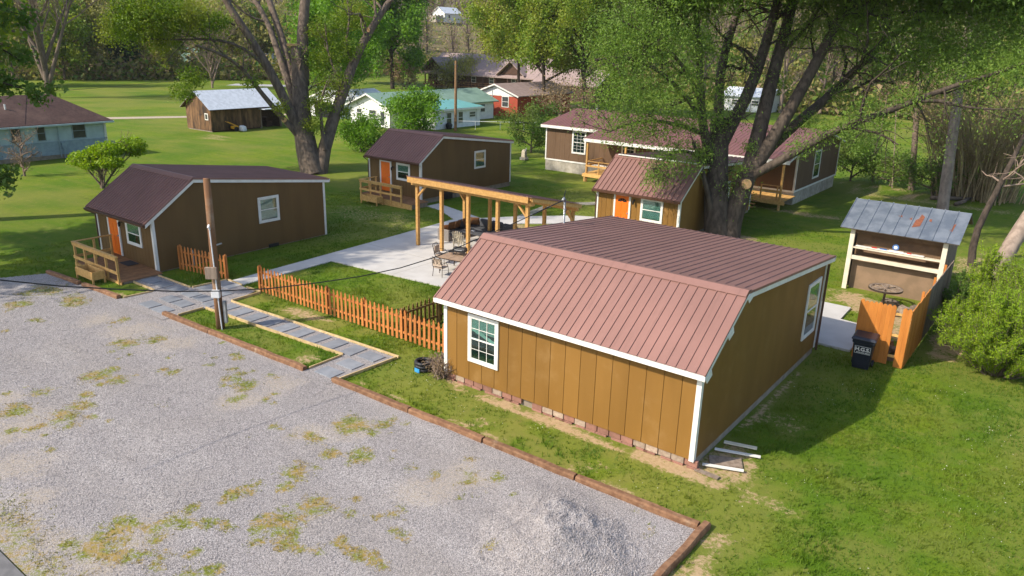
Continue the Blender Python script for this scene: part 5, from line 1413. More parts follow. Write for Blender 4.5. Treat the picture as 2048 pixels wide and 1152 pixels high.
for i in range(9): MB().box((13.0, i * 3.4, .0), (13.2, i * 3.4 + .2, 3.0)).build('porch_post', MAT['log'], BH)
MB().box((12.1, -.5, .6), (13.3, 30, .8)).build('porch_deck', MAT['deck'], BH)
for z in (1.2, 1.6): MB().box((13.1, -.4, z), (13.18, 29, z + .09)).build('porch_rail', MAT['deck'], BH)
for y in range(0, 30): MB().box((13.1, y, .8), (13.16, y + .07, 1.6)).build('baluster', MAT['deck'], BH)
for y in (3, 8, 13, 18, 24): win(BH, 'right', 12, y, y + 1.3, 1.6, 2.9)
GB = gable_house('brown_house', 'brown-roofed house peeking behind the red brick house', (-74, 108, 0), 14, 10, 3.0, 5.6, 'x', 'log', 'brown_roof', .5)

hp = at(865, 42, 420.0); hp[2] = 0
HH = gable_house('hill_house', 'small white house high on the far wooded hill', (hp[0], hp[1], float(terrain(hp[0], hp[1])) - 1.0), 9, 14, 5.0, 8.0, 'y', 'white_wall', 'tin', .6)
for a in (1.2, 3.8, 6.4): win(HH, 'front', 0, a, a + 1.6, 2.2, 4.0, .15)
win(HH, 'right', 9, 3, 4.6, 2.2, 4.0, .15)
MB().box((0, -6, 0), (8, -.1, 3.4)).build('annex', MAT['skirt'], HH)
hq = at(915, 38, 430.0)
HC = gable_house('hill_shed', 'tiny white shed right of the hilltop white house', (hq[0], hq[1], float(terrain(hq[0], hq[1]))), 4, 5, 2.2, 3.0, 'y', 'white_wall', 'tin', .3, cat='shed')
h3 = ground(378, 150)
TB = gable_house('green_roof_barn', 'pale green metal roof half hidden behind the bare bush', (h3[0] - 10, h3[1], 0), 9, 12, 3.0, 6.5, 'x', 'log', 'green_roof', .5, cat='barn')
h4 = ground(548, 150)
TR = gable_house('rusty_shed', 'open shed with rust-stained white tin roof behind the big left tree', (h4[0] - 4, h4[1] - 4, 0), 9, 9, 3.0, 5.5, 'x', 'log', 'tin', .5, cat='shed')
h5 = ground(62, 132)
TS = gable_house('far_house', 'pale house seen through the bare tree at the upper left', (h5[0] - 8, h5[1], float(terrain(h5[0], h5[1]))), 10, 16, 5.0, 8.0, 'y', 'white_wall', 'tin', .5)
h6 = ground(1500, 224)
FH = gable_house('far_trailer', 'pale blue and white building glimpsed between the right tree limbs', (h6[0] - 5, h6[1], 0), 8, 6, 2.6, 3.8, 'x', 'white_wall', 'tin', .4)
win(FH, 'front', 0, 1.5, 2.9, 1.0, 2.0); win(FH, 'front', 0, 5, 6.4, 1.0, 2.0)
# ================================================================== VEGETATION
def unit(v): return v / (np.linalg.norm(v, axis=-1, keepdims=True) + 1e-9)
def tubes(P, Rr, n=4):
    """vectorised tubes. P (K,m,3), Rr (K,m) -> verts, quads"""
    P = np.asarray(P, float); Rr = np.asarray(Rr, float)
    K, m, _ = P.shape
    D = np.empty_like(P)
    D[:, 1:-1] = P[:, 2:] - P[:, :-2]; D[:, 0] = P[:, 1] - P[:, 0]; D[:, -1] = P[:, -1] - P[:, -2]
    D = unit(D)
    ref = np.array((.313, .211, .926)); X = unit(np.cross(D, ref)); Y = np.cross(D, X)
    a = np.arange(n) * 2 * math.pi / n
    V = P[:, :, None, :] + Rr[:, :, None, None] * (np.cos(a)[None, None, :, None] * X[:, :, None, :] + np.sin(a)[None, None, :, None] * Y[:, :, None, :])
    idx = np.arange(K * m * n).reshape(K, m, n)
    A = idx[:, :-1, :]; B_ = idx[:, 1:, :]
    F = np.stack([A, np.roll(A, -1, 2), np.roll(B_, -1, 2), B_], -1).reshape(-1, 4)
    return V.reshape(-1, 3), F
def resample(pts, m):
    pts = np.asarray(pts, float)
    s = np.concatenate([[0], np.cumsum(np.linalg.norm(np.diff(pts, axis=0), axis=1))]); t = np.linspace(0, s[-1], m)
    return np.stack([np.interp(t, s, pts[:, k]) for k in range(3)], 1)
def smooth_path(pts, m=9):
    p = resample(pts, 24)
    for _ in range(6): p[1:-1] = (p[:-2] + 2 * p[1:-1] + p[2:]) / 4
    return resample(p, m)
def kids(P, R0, rs, nk, lr, spread=.9, up=.2, start=.25, end=1.0, m=4, rr=.5, lmin=.3, curl=.25, droop=0.0, lmax=99):
    """children of polylines P (K,M,3) with radii R0 (K,M)"""
    K, Mx, _ = P.shape
    L = np.linalg.norm(np.diff(P, axis=1), axis=2).sum(1)
    k = np.repeat(np.arange(K), nk); t = rs.uniform(start, end, len(k)) * (Mx - 1)
    i = np.minimum(t.astype(int), Mx - 2); f = (t - i)[:, None]
    pos = P[k, i] * (1 - f) + P[k, i + 1] * f
    tan = unit(P[k, i + 1] - P[k, i])
    rad = R0[k, i] * (1 - f[:, 0]) + R0[k, i + 1] * f[:, 0]
    d = unit(tan * .55 + unit(rs.normal(size=(len(k), 3))) * spread + np.array((0, 0, up)))
    ln = np.clip(L[k] * lr * rs.uniform(.55, 1.25, len(k)), lmin, lmax)
    out = np.empty((len(k), m, 3)); out[:, 0] = pos
    for j in range(1, m):
        d = unit(d + rs.normal(size=d.shape) * curl + np.array((0, 0, up * .25 - droop * j / m)))
        out[:, j] = out[:, j - 1] + d * (ln / (m - 1))[:, None]
    r = np.minimum(rad * rr, ln * .03 + .01)[:, None] * np.linspace(1, .35, m)[None]
    return out, r
def leaves(P, N, rs, size, spread, tmin=.15, droop=0.0, asp=.5, jit=.4, flat=0.0):
    K, m, _ = P.shape
    L = np.linalg.norm(np.diff(P, axis=1), axis=2).sum(1); pr = L / L.sum()
    k = rs.choice(K, N, p=pr); t = rs.uniform(tmin, 1, N) * (m - 1)
    i = np.minimum(t.astype(int), m - 2); f = (t - i)[:, None]
    c = P[k, i] * (1 - f) + P[k, i + 1] * f + rs.normal(size=(N, 3)) * spread
    d = unit(rs.normal(size=(N, 3)) + np.array((0, 0, -droop)))
    nn = unit(np.cross(d, rs.normal(size=(N, 3)) * (1 - flat) + np.array((0, 0, flat * 2)) if flat else rs.normal(size=(N, 3))))
    s = size * rs.uniform(1 - jit, 1 + jit, N)[:, None]
    w = nn * s * asp * .5
    V = np.stack([c - d * s * .5, c + w, c + d * s * .5, c - w], 1).reshape(-1, 3)
    return V, np.arange(N * 4).reshape(N, 4)
def veg(name, label, cat, base, group=None):
    return thing(name, label, cat, base, 0, group)
def addpart(t, name, V, F, mat, smooth=False):
    base = np.array(t.location)
    o = put(name, fast_mesh(name, V - base, F, [mat], smooth=smooth), t)
    if name in ('branches', 'low_limbs', 'twigs'): o['kind'] = 'stuff'      # too fine to pick apart
    return o
def merge(parts):
    Vs = []; Fs = []; b = 0
    for V, F in parts:
        Vs.append(V); Fs.append(F + b); b += len(V)
    return np.concatenate(Vs), np.concatenate(Fs)

def grown_tree(t, limbs, rs, bark, leaf, nleaf, lsize, k1=(7, .42), k2=(6, .5), lspread=.25, droop=0.0, up=.2, start=.25, asp=.5, sides=10, extra=None, spread=.9, k3=None, twig=None):
    """limbs: list of (pts, r0, r1) in world space"""
    P = np.stack([smooth_path(p, 10) for p, a, b in limbs]); R0 = np.stack([np.linspace(a, b, 10) for p, a, b in limbs])
    # slight roughness of the stems
    addpart(t, 'trunk', *tubes(P, R0, sides), MAT[bark], True)
    A1, r1 = kids(P, R0, rs, k1[0], k1[1], spread=spread, up=up, start=start, m=5, rr=.5, droop=droop * .3)
    A2, r2 = kids(A1, r1, rs, k2[0], k2[1], spread=spread, up=up * .6, start=.25, m=4, rr=.6, droop=droop)
    segs = [tubes(A1, r1, 5), tubes(A2, np.maximum(r2, .012), 3)]
    term = A2
    if k3:
        A3, r3 = kids(A2, r2, rs, k3[0], k3[1], spread=1.0, up=up * .3, start=.2, m=3, rr=.6, droop=droop)
        segs.append(tubes(A3, np.maximum(r3, .009), 3)); term = A3
    addpart(t, 'branches', *merge(segs), MAT[twig or bark])
    if nleaf:
        addpart(t, 'crown', *leaves(term, nleaf, rs, lsize, lspread, droop=droop, asp=asp), MAT[leaf])
    return P, A1, A2

# ---------------------------------------------------------------- big left tree
rs = np.random.RandomState(11)
b1 = ground(630, 346); dep = depth_of(b1)
T1 = veg('maple_tree', 'big many-stemmed tree with sawn limbs behind the left cabin', 'tree', b1)
q = lambda pts, off=0.0: [at(x, y, dep + off + o) for x, y, o in pts]
limbs1 = [
    (q([(628, 352, 0), (616, 315, 0), (605, 250, 0), (601, 180, 0), (597, 130, 0), (593, 95, 0)]), 1.12, .55),
    (q([(606, 170, .4), (606, 96, .5), (602, 51, .6), (612, 0, .8), (622, -120, 1.5), (640, -260, 3)]), .6, .2),
    (q([(612, 290, 0), (586, 235, -.6), (547, 150, -1.5), (503, 79, -2.5), (448, 0, -3.5), (400, -90, -4), (350, -200, -4)]), .5, .15),
    (q([(604, 255, 0), (586, 191, .5), (561, 120, 1.0), (536, 41, 1.6), (505, -10, 2), (450, -70, 3)]), .42, .14),
    (q([(603, 230, 0), (582, 150, 1.2), (564, 68, 2.0), (535, 0, 3), (510, -100, 4), (500, -220, 5)]), .45, .15),
    (q([(606, 285, 0), (576, 246, -1.0), (544, 212, -1.8), (513, 174, -2.6), (479, 127, -3.6), (434, 103, -4.6), (393, 91, -5.4)]), .30, .09),
    (q([(535, 140, -1.6), (506, 106, -2.6), (465, 85, -3.2), (424, 77, -4), (352, 80, -5), (284, 77, -6)]), .17, .05),
    (q([(640, 352, 0), (645, 310, .2), (648, 285, .2), (664, 245, .4), (684, 195, .8), (703, 127, 1.2), (737, 62, 1.8), (781, 0, 2.6), (840, -90, 3.5)]), .66, .15),
    (q([(650, 300, -.3), (643, 250, -.6), (640, 205, -.8), (655, 160, -1)]), .22, .05),
    (q([(430, 85, -4.2), (380, 40, -5), (330, 10, -5.5), (280, -30, -6)]), .10, .04),
    (q([(470, 50, -3), (400, 20, -4.5), (330, 40, -5.5), (250, 55, -6)]), .10, .04),
    (q([(690, 180, .8), (668, 140, .2), (655, 100, 0), (650, 50, 0)]), .14, .04),
    (q([(705, 130, 1.2), (690, 90, 1), (700, 40, 1), (690, -30, 1)]), .14, .04),
    (q([(668, 238, .4), (690, 225, 1.2), (700, 205, 2), (715, 180, 2.5)]), .1, .03),
]
limbs1 = [(p_, a_ * .9, b_ * .9) for p_, a_, b_ in limbs1]
P, A1, A2 = grown_tree(T1, limbs1, rs, 'bark', 'leaf_spring', 9000, .17, k1=(7, .26), k2=(6, .5), lspread=.30, up=.25, start=.55, spread=.8, sides=12)
# leafy clumps where the photograph shows them thickest
clumps = [(290, 40, -6, 2.6), (340, 25, -5.5, 2.4), (240, 60, -6, 1.8), (390, 40, -5, 1.9), (320, 85, -5, 1.3), (440, 45, -4, 1.2), (265, 15, -6, 1.8), (640, 120, .5, 1.6), (665, 170, .8, 1.7), (640, 210, -.5, 1.3), (690, 100, 1, 1.6), (655, 60, 1, 1.8), (625, 250, -1, .9), (690, 225, .8, .8), (385, 155, -5, 1.2), (365, 185, -5.4, 1.0), (505, 165, -3, .7), (560, 215, -2, .7), (700, 30, 2, 1.8)]
CV = []
for x, y, o, r in clumps:
    c = at(x, y, dep + o)
    n = int(420 * r ** 2)
    d = unit(rs.normal(size=(n, 3))) * (rs.uniform(0, 1, (n, 1)) ** .5) * r * np.array((1, 1, .7))
    sub = c + d
    seg = np.stack([sub, sub + rs.normal(size=(n, 3)) * .2], 1)
    CV.append(leaves(seg, n * 2, rs, .17, .12))
addpart(T1, 'foliage_clumps', *merge(CV), MAT['leaf_spring'])
for (x, y, o, r, nrm) in ((588, 92, 0, .6, (0, 0, 1)), (569, 239, -1.2, .22, -_F0), (736, 60, 1.6, .2, -_F0)):
    c = at(x, y, dep + o) - np.array(T1.location)
    nv = unit(np.array(nrm, float)[None])[0]
    MB().tube([c, c + nv * .18], r, 14).build('sawn_face', MAT['cut'], T1)

# ---------------------------------------------------------------- big right tree
rs = np.random.RandomState(12)
b2 = ground(1443, 474); dep = depth_of(b2)
T2 = veg('willow_tree', 'huge spreading tree with fine leaves beside the fanlight-door cabin', 'tree', b2)
limbs2 = [
    (q([(1434, 486, 0), (1433, 440, 0), (1432, 390, 0), (1434, 330, 0), (1437, 280, .0), (1440, 240, .1)]), .80, .55),
    (q([(1437, 300, 0), (1455, 258, .2), (1496, 197, .4), (1518, 131, .7), (1545, 44, 1), (1560, -20, 1.5), (1590, -150, 3)]), .42, .16),
    (q([(1438, 290, 0), (1437, 200, 1.2), (1440, 127, 1.6), (1457, 79, 2), (1483, 0, 3), (1510, -120, 4)]), .36, .14),
    (q([(1425, 330, 0), (1404, 260, -.8), (1402, 200, -1), (1398, 110, -1.2), (1394, 40, -1.4), (1385, -80, -2)]), .30, .12),
    (q([(1455, 486, 0), (1462, 440, 0), (1474, 408, -.2), (1494, 355, -.4)]), .70, .52),
    (q([(1494, 358, -.4), (1508, 307, -.2), (1531, 210, .3), (1556, 110, .8), (1580, 30, 1.2), (1600, -60, 2), (1620, -160, 3)]), .50, .18),
    (q([(1500, 350, -.4), (1545, 280, -.6), (1588, 206, -.6), (1645, 101, -.6), (1676, 44, -.6), (1710, -20, -.6), (1760, -120, 0)]), .44, .16),
    (q([(1500, 345, -.4), (1530, 300, .2), (1556, 272, .5), (1632, 219, 1.0), (1716, 136, 1.6), (1755, 92, 2), (1800, 55, 2.4), (1870, 20, 3), (1960, -20, 4)]), .36, .10),
    (q([(1498, 355, -.4), (1535, 335, -1.2), (1571, 316, -1.8), (1632, 280, -2.4), (1698, 245, -3), (1764, 228, -3.4), (1834, 202, -3.6), (1895, 171, -4), (1983, 153, -4.4), (2060, 122, -5)]), .28, .08),
    (q([(1424, 430, -.3), (1416, 386, -.7), (1404, 340, -1), (1398, 310, -1.2), (1385, 285, -1.6)]), .20, .08),
    (q([(1405, 240, -.8), (1370, 190, -2), (1320, 140, -3), (1250, 110, -4), (1190, 120, -4.5)]), .16, .05),
    (q([(1402, 200, -1), (1360, 120, -2), (1300, 70, -3), (1240, 40, -3.5)]), .15, .05),
    (q([(1400, 265, -.9), (1360, 250, -2.2), (1310, 240, -3.2), (1260, 245, -4), (1215, 265, -4.4)]), .14, .05),
    (q([(1398, 310, -1.2), (1365, 300, -2.2), (1335, 310, -3), (1312, 345, -3.4)]), .11, .04),
    (q([(1800, 55, 2.4), (1850, 75, 2), (1900, 95, 2), (1980, 105, 2)]), .12, .04),
    (q([(1755, 92, 2), (1800, 110, 1.6), (1850, 95, 1), (1830, 140, 1)]), .10, .03),
    (q([(1700, 60, -.6), (1760, 30, -1), (1840, 20, -1.5), (1940, 30, -2)]), .13, .04),
    (q([(1645, 101, -.6), (1690, 90, -1.2), (1740, 110, -1.8), (1790, 140, -2.2)]), .10, .03),
    (q([(1834, 202, -3.6), (1880, 200, -4), (1930, 215, -4.2), (2000, 220, -4.6), (2060, 215, -5)]), .12, .03),
    (q([(1560, 110, .8), (1610, 60, .5), (1650, 0, 0), (1700, -60, 0)]), .13, .05),
    (q([(1395, 60, -1.4), (1340, 20, -2.5), (1290, -20, -3), (1240, -60, -3)]), .13, .05),
]
P, A1, A2 = grown_tree(T2, limbs2, rs, 'bark_t2', 'leaf_willow', 26000, .15, k1=(7, .26), k2=(7, .5), lspread=.33, up=.05, droop=.35, start=.35, asp=.34, spread=.85, sides=12, k3=(3, .6), twig='bark_dark')
clumps = [(1250, 130, -4, 2.0), (1300, 90, -3.5, 2.2), (1350, 60, -3, 2.2), (1270, 200, -4, 1.9), (1320, 180, -3.4, 2.1), (1370, 150, -2.6, 1.9), (1240, 250, -4.4, 1.5), (1300, 255, -3.8, 1.3), (1350, 240, -3, 1.3), (1390, 230, -2, 1.4), (1330, 310, -3.4, 1.0), (1310, 350, -3.6, .9), (1350, 290, -3, .9), (1375, 330, -2.6, 1.0), (1400, 300, -2, .9), (1430, 180, -1.6, 1.3), (1410, 90, -2, 1.6), (1440, 230, -1.4, .9), (1225, 180, -4.4, 1.6), (1215, 90, -4, 1.9), (1250, 40, -3.6, 2.2), (1330, 15, -3, 2.2), (1420, 15, -2, 1.7),
          (1700, 60, -1, 2.0), (1760, 40, -1.5, 2.2), (1830, 40, -1.6, 2.3), (1900, 60, -2, 2.4), (1960, 90, -3, 2.3), (2020, 60, -3, 2.3), (1880, 110, -2.4, 1.9), (1820, 120, 0, 1.5), (1940, 140, -4, 1.6), (2030, 130, -5, 1.6), (1780, 100, .5, 1.5), (1640, 30, 0, 1.9), (1700, 15, -.6, 2.0), (1590, 70, .6, 1.2), (1650, 260, -2.4, 1.1), (1700, 240, -3, 1.2), (1740, 210, -3, 1.1), (1770, 240, -3.4, 1.0), (1620, 240, 0, .9), (1560, 260, 0, .8), (1560, 160, .6, .9), (1680, 180, 1, 1.1), (1600, 290, -2, .9), (1820, 190, -3.6, 1.1), (1500, 290, -.8, .6), (1720, 290, -3, .7), (1480, 330, -1.2, .5), (1420, -60, -4, 3), (1480, -120, -5, 3.3), (1560, -200, -5.5, 3.5), (1640, -110, -5, 3.3), (1720, -190, -5.5, 3.5), (1640, -280, -6, 3.6), (1500, -280, -6, 3.6), (1800, -110, -5, 3.2), (1880, -180, -5.5, 3.4), (1960, -100, -5, 3.2), (1740, -300, -6, 3.6), (1520, -90, 0, 3.2), (1620, -80, 0, 3.2), (1720, -70, -1, 3.2), (1820, -60, -1, 3.2), (1920, -50, -2, 3.2), (2040, -30, -3, 3.2), (1560, -180, 1, 3.5), (1680, -180, 1, 3.5), (1820, -170, 0, 3.5), (1320, -70, -3, 3), (2090, 80, -4, 2.5)]
CV = []
for x, y, o, r in clumps:
    c = at(x, y, dep + o)
    n = int((300 if x < 1480 else 370) * (1 if y > -20 else 1.6) * r ** 2)  # unseen clumps above the frame: denser, added to shade the crown below
    d = unit(rs.normal(size=(n, 3))) * (rs.uniform(0, 1, (n, 1)) ** .45) * r * np.array((1, 1, .72)) * (.7 + .6 * rs.rand(n, 1))
    sub = c + d
    seg = np.stack([sub, sub + rs.normal(size=(n, 3)) * .15 + np.array((0, 0, -.25))], 1)
    CV.append(leaves(seg, n * 2, rs, .145 if y > -20 else .27, .1, droop=.5, asp=.36))
addpart(T2, 'foliage_clumps', *merge(CV), MAT['leaf_willow'])
for (x, y, o, r, nrm) in ((1492, 368, -1.0, .30, -_F0 + np.array((0, 0, .1))), (1438, 238, 0, .45, (0, 0, 1))):
    c = at(x, y, dep + o) - np.array(T2.location); nv = unit(np.array(nrm, float)[None])[0]
    MB().tube([c + nv * -.5, c + nv * .1], r * 1.08, 14).build('limb_stub', MAT['bark_t2'], T2, smooth=True)
    MB().tube([c + nv * .1, c + nv * .115], r, 14).build('sawn_face', MAT['cut'], T2)

# ---------------------------------------------------------------- generic trees
def auto_limbs(base, h, R, rs, r0, n=6, lean=(0, 0), fork=.3, rise=0.0):
    base = np.array(base, float); top = base + np.array((lean[0], lean[1], h * .92))
    tr = [base + np.array((0, 0, -.2)), base + (top - base) * .3 + rs.normal(size=3) * .1, base + (top - base) * .65 + rs.normal(size=3) * R * .05, top]
    L = [(tr, r0, r0 * .12)]
    for k in range(n):
        f = fork + (0.88 - fork) * (k + rs.rand() * .6) / n
        a = k * 2.4 + rs.rand(); p0 = base + (top - base) * f
        rr = R * (1.05 - .55 * abs(f - .5) * 1.6) * rs.uniform(.75, 1.1)
        e = p0 + np.array((math.cos(a) * rr, math.sin(a) * rr, h * (.1 + .16 * rs.rand() + rise * (1 - f))))
        m_ = p0 * .5 + e * .5 + np.array((0, 0, h * .02))
        L.append(([p0, m_, e], r0 * (1 - f) * .75 + .03, r0 * .1 + .01))
    return L
def tree(name, label, base, h, R, bark, leaf, nleaf, lsize, seed, r0=.3, n=8, lean=(0, 0), fork=.25, group=None, k1=(6, .45), k2=(5, .5), k3=None, droop=0., up=.2, lspread=.4, asp=.55, cat='tree', twig=None, spread=.9, sides=8, rise=0.0):
    rs = np.random.RandomState(seed)
    t = veg(name, label, cat, base, group)
    grown_tree(t, auto_limbs(base, h, R, rs, r0, n, lean, fork, rise), rs, bark, leaf, nleaf, lsize, k1=k1, k2=k2, k3=k3, droop=droop, up=up, lspread=lspread, asp=asp, start=.3, twig=twig, spread=spread, sides=sides)
    return t
gz = lambda p: np.array((p[0], p[1], float(terrain(p[0], p[1]))))
tree('shade_tree', 'round dense green tree on the lawn left of the log house', ground(785, 178), 23, 8.2, 'bark_dark', 'leaf_bright', 40000, .58, 21, .5, 12, fork=.16, lspread=.9)
tree('shade_tree', 'bright green tree right behind the big left trunk', ground(672, 232), 17, 5.5, 'bark_dark', 'leaf_bright', 30000, .36, 22, .3, 10, fork=.2, lspread=.6)
tree('shade_tree', 'tall green tree filling the frame top between left trunk and round tree', gz(ground(700, 168)), 26, 8, 'bark_dark', 'leaf_mid', 28000, .62, 23, .4, 10, fork=.2, lspread=.8)
tree('willow_tree', 'yellow-green tree with dark crooked limbs above the red brick house', ground(1085, 228), 21, 9.0, 'bark_dark', 'leaf_spring', 42000, .36, 24, .34, 11, fork=.22, droop=.3, lspread=.6, k1=(7, .5))
tree('willow_tree', 'tall yellow-green tree left of the long house chimney', ground(1035, 216), 22, 6.0, 'bark_dark', 'leaf_olive', 32000, .42, 25, .3, 10, fork=.3, droop=.3, lspread=.7)
tree('willow_tree', 'tall leaning tree with dark trunk just behind the long house left end', ground(1172, 236), 25, 8.0, 'bark_dark', 'leaf_spring', 32000, .34, 26, .42, 10, lean=(-4, 2), fork=.25, droop=.2, lspread=.6)
tree('willow_tree', 'grey-green tree behind the left half of the long house roof', ground(1262, 232), 22, 7.5, 'bark', 'leaf_willow', 26000, .36, 27, .36, 9, fork=.25, lspread=.6)
tree('bare_tree', 'wide leafless tree rising behind the pale blue bungalow', ground(98, 195), 25, 11.0, 'bark', 'leaf_olive', 1200, .35, 28, .5, 16, fork=.05, rise=.55, k1=(8, .5), k2=(8, .5), k3=(5, .55), up=.5, spread=.55, twig='twig')
tree('bare_bush', 'leafless multi-stemmed bush behind the tin-roofed barn', ground(425, 176), 12, 7, 'twig', 'leaf_spring', 1200, .4, 29, .22, 18, fork=.03, rise=.6, k1=(8, .5), k2=(6, .5), k3=(3, .5), up=.7, spread=.5, twig='twig', cat='bush')
for i, (x, y, h, R) in enumerate(((262, 154, 12, 3.2), (296, 155, 8, 2.4))):
    tree('evergreen_tree', ['tall dark evergreen at the far edge of the left field', 'shorter dark evergreen at the right end of the field edge'][i], gz(ground(x, y)), h, R, 'bark_dark', 'leaf_dark', 5000, .8, 40 + i, .3, 12, fork=.05, lspread=.8, group='evergreens at the field edge')
for i, (x, y, h, R, lf, lab) in enumerate(((330, 158, 15, 5, 'leaf_olive', 'olive tree at the right end of the left field'), (175, 156, 18, 6, 'leaf_olive', 'olive tree at the field edge left of the evergreens'), (30, 172, 17, 6, 'leaf_olive', 'olive tree at the far left of the field edge'), (130, 160, 16, 6, 'leaf_spring', 'yellow-green tree beyond the wide leafless tree'), (470, 150, 17, 6, 'leaf_olive', 'olive tree behind the bare bush and far drive'), (530, 148, 16, 5, 'leaf_olive', 'olive tree behind the rusty tin shed'))):
    tree('field_edge_tree', lab, gz(ground(x, y)), h, R, 'bark', lf, 9000, .62, 50 + i, .3, 9, fork=.15, lspread=.9, up=.35, group='trees at the edge of the left field', twig='twig', k2=(6, .5))
for i, (x, y, h, R, lab) in enumerate(((1405, 225, 20, 6, 'bare pinkish tree left of the pale blue building'), (1560, 226, 21, 7, 'bare pinkish tree right of the pale blue building'), (1640, 228, 20, 7, 'bare tree behind the right end of the long house'), (1700, 226, 18, 6, 'bare tree at the far edge of the right field'), (1790, 228, 20, 7, 'bare tree behind the slim right trunks'), (1870, 235, 18, 6, 'bare tree behind the pale leaning trunk'))):
    tree('bare_tree', lab, gz(ground(x, y)), h, R, 'twig', 'leaf_olive', 900, .4, 60 + i, .32, 10, fork=.15, k1=(7, .5), k2=(7, .5), k3=(3, .5), up=.35, spread=.6, twig='twig', group='bare trees beyond the right field')
# shrubs
def shrub(name, label, base, h, R, leaf, nleaf, lsize, seed, bark='bark', lspread=.25, n=9, up=.4, droop=0., twig=None, group=None):
    return tree(name, label, base, h, R, bark, leaf, nleaf, lsize, seed, .10, n, fork=.06, k1=(6, .45), k2=(4, .5), lspread=lspread, up=up, droop=droop, cat='shrub', twig=twig, group=group)
shrub('lilac_shrub', 'tall bright green shrub in front of the teal-roofed white house', ground(832, 266), 4.1, 2.9, 'leaf_bright', 11000, .27, 70, lspread=.45)
shrub('lilac_shrub', 'lower bright green shrub between big left tree and far cabin', ground(722, 303), 2.7, 2.2, 'leaf_bright', 7500, .20, 71, lspread=.35)
shrub('olive_shrub', 'olive twiggy shrub left of the long house end', ground(1062, 305), 4.3, 2.6, 'leaf_mid', 7000, .18, 72, lspread=.35)
shrub('red_bush', 'reddish leafless bush behind the long house left end', ground(1120, 242), 5.0, 4.5, 'leaf_tan', 2500, .25, 73, 'twig', lspread=.5, twig='twig')
shrub('olive_shrub', 'drooping grey-green shrub in front of the log house', ground(915, 178), 6, 6, 'leaf_olive', 5000, .4, 74, lspread=.7, droop=.5)
shrub('forsythia_bush', 'golden bush left of the log house porch', ground(806, 178), 5.5, 3.4, 'leaf_tan', 3500, .35, 75, lspread=.5)
shrub('bare_shrub', 'small leafless sapling in front of the pale blue bungalow', ground(50, 352), 3.2, 1.3, 'leaf_tan', 500, .1, 76, 'twig', lspread=.2, twig='twig')
shrub('green_shrub', 'green shrub at the right end of the long house', ground(1700, 362), 4.2, 2.3, 'leaf_mid', 8000, .16, 77, lspread=.35)
shrub('green_shrub', 'low green shrub between the slim right trunks', ground(1780, 372), 2.4, 2.2, 'leaf_mid', 4500, .15, 78, lspread=.3)
shrub('green_shrub', 'green shrub against the tan thicket', ground(1868, 392), 2.6, 2.0, 'leaf_mid', 4500, .15, 79, lspread=.3)
# topiary-like shrub behind the left cabin: bare stems with leafy heads
rs = np.random.RandomState(80)
sb_ = ground(206, 376); dep = depth_of(sb_)
SH = veg('clipped_shrub', 'multi-stemmed shrub with clipped yellow-green heads behind the left cabin', 'shrub', sb_)
heads = [(165, 318, 0, .95), (195, 306, .3, 1.0), (215, 300, 0, 1.05), (222, 325, -.5, .8), (262, 290, .8, 1.05), (180, 330, -.5, .6), (270, 300, 1, .7)]
lm = [([sb_ + np.array((rs.uniform(-.2, .2), rs.uniform(-.2, .2), -.1)), (sb_ * .5 + at(x, y, dep + o) * .5) + rs.normal(size=3) * .15, at(x, y + 3, dep + o)], .08, .025) for x, y, o, r in heads]
grown_tree(SH, lm, rs, 'bark', None, 0, 0, k1=(9, .3), k2=(5, .5), up=.5, twig='twig')
CV = []
for x, y, o, r in heads:
    c = at(x, y, dep + o); n = 900
    d = unit(rs.normal(size=(n, 3))) * (rs.uniform(.2, 1, (n, 1)) ** .5) * r * np.array((1, 1, .55))
    CV.append(leaves(np.stack([c + d, c + d * 1.05], 1), int(1500 * r), rs, .17, .08, asp=.6))
addpart(SH, 'crown', *merge(CV), MAT['leaf_yew'])

# ---------------------------------------------------------------- slim trunks and thicket at the right
def trunk_tree(name, label, pts, r0, r1, seed, bark='bark_pale', k=(4, .25), nleaf=0, leaf='leaf_willow', start=.4, group=None):
    rs = np.random.RandomState(seed); base = ground(pts[0][0], pts[0][1]); d = depth_of(base)
    t = veg(name, label, 'tree', base, group)
    L = [([at(x, y + (4 if i == 0 else 0), d + o) for i, (x, y, o) in enumerate(pts)], r0, r1)]
    grown_tree(t, L, rs, bark, leaf, nleaf, .16, k1=k, k2=(5, .5), up=.3, start=start, lspread=.4, twig='twig')
    return t
trunk_tree('pale_tree', 'tall pale leaning trunk right of the open shed roof', [(1884, 420, 0), (1897, 330, 0), (1908, 250, .3), (1925, 130, .6), (1944, 0, 1), (1960, -120, 1)], .40, .22, 81, k=(9, .22), nleaf=2500, start=.5)
trunk_tree('slim_tree', 'slim straight trunk left of the pale leaning one', [(1822, 380, 0), (1827, 320, 0), (1834, 220, 0), (1840, 100, 0), (1846, -60, 0)], .26, .12, 82, 'bark', k=(7, .25), nleaf=2000, start=.5)
trunk_tree('slim_tree', 'thin sapling trunk just left of the slim straight trunk', [(1784, 376, 0), (1789, 300, 0), (1793, 200, 0)], .06, .03, 83, 'bark_pale', k=(5, .3))
trunk_tree('slim_tree', 'thin leaning dark sapling furthest left at the field edge', [(1744, 362, 0), (1752, 310, 0), (1764, 250, 0), (1775, 190, 0)], .10, .04, 84, 'bark', k=(5, .3))
trunk_tree('leaning_tree', 'thick trunk leaning out of frame behind the yellow-green shrubs', [(1968, 604, 0), (1985, 560, 0), (2010, 510, 0), (2060, 430, .4), (2150, 300, 1)], .40, .28, 85, 'bark_pale', k=(2, .2))
trunk_tree('crooked_tree', 'dark crooked trunk bending right behind the shed', [(1942, 532, 0), (1944, 480, 0), (1962, 440, 0), (1990, 390, 0), (2030, 310, .5), (2070, 230, 1)], .20, .10, 86, 'bark_dark', k=(6, .3))
rs = np.random.RandomState(90)
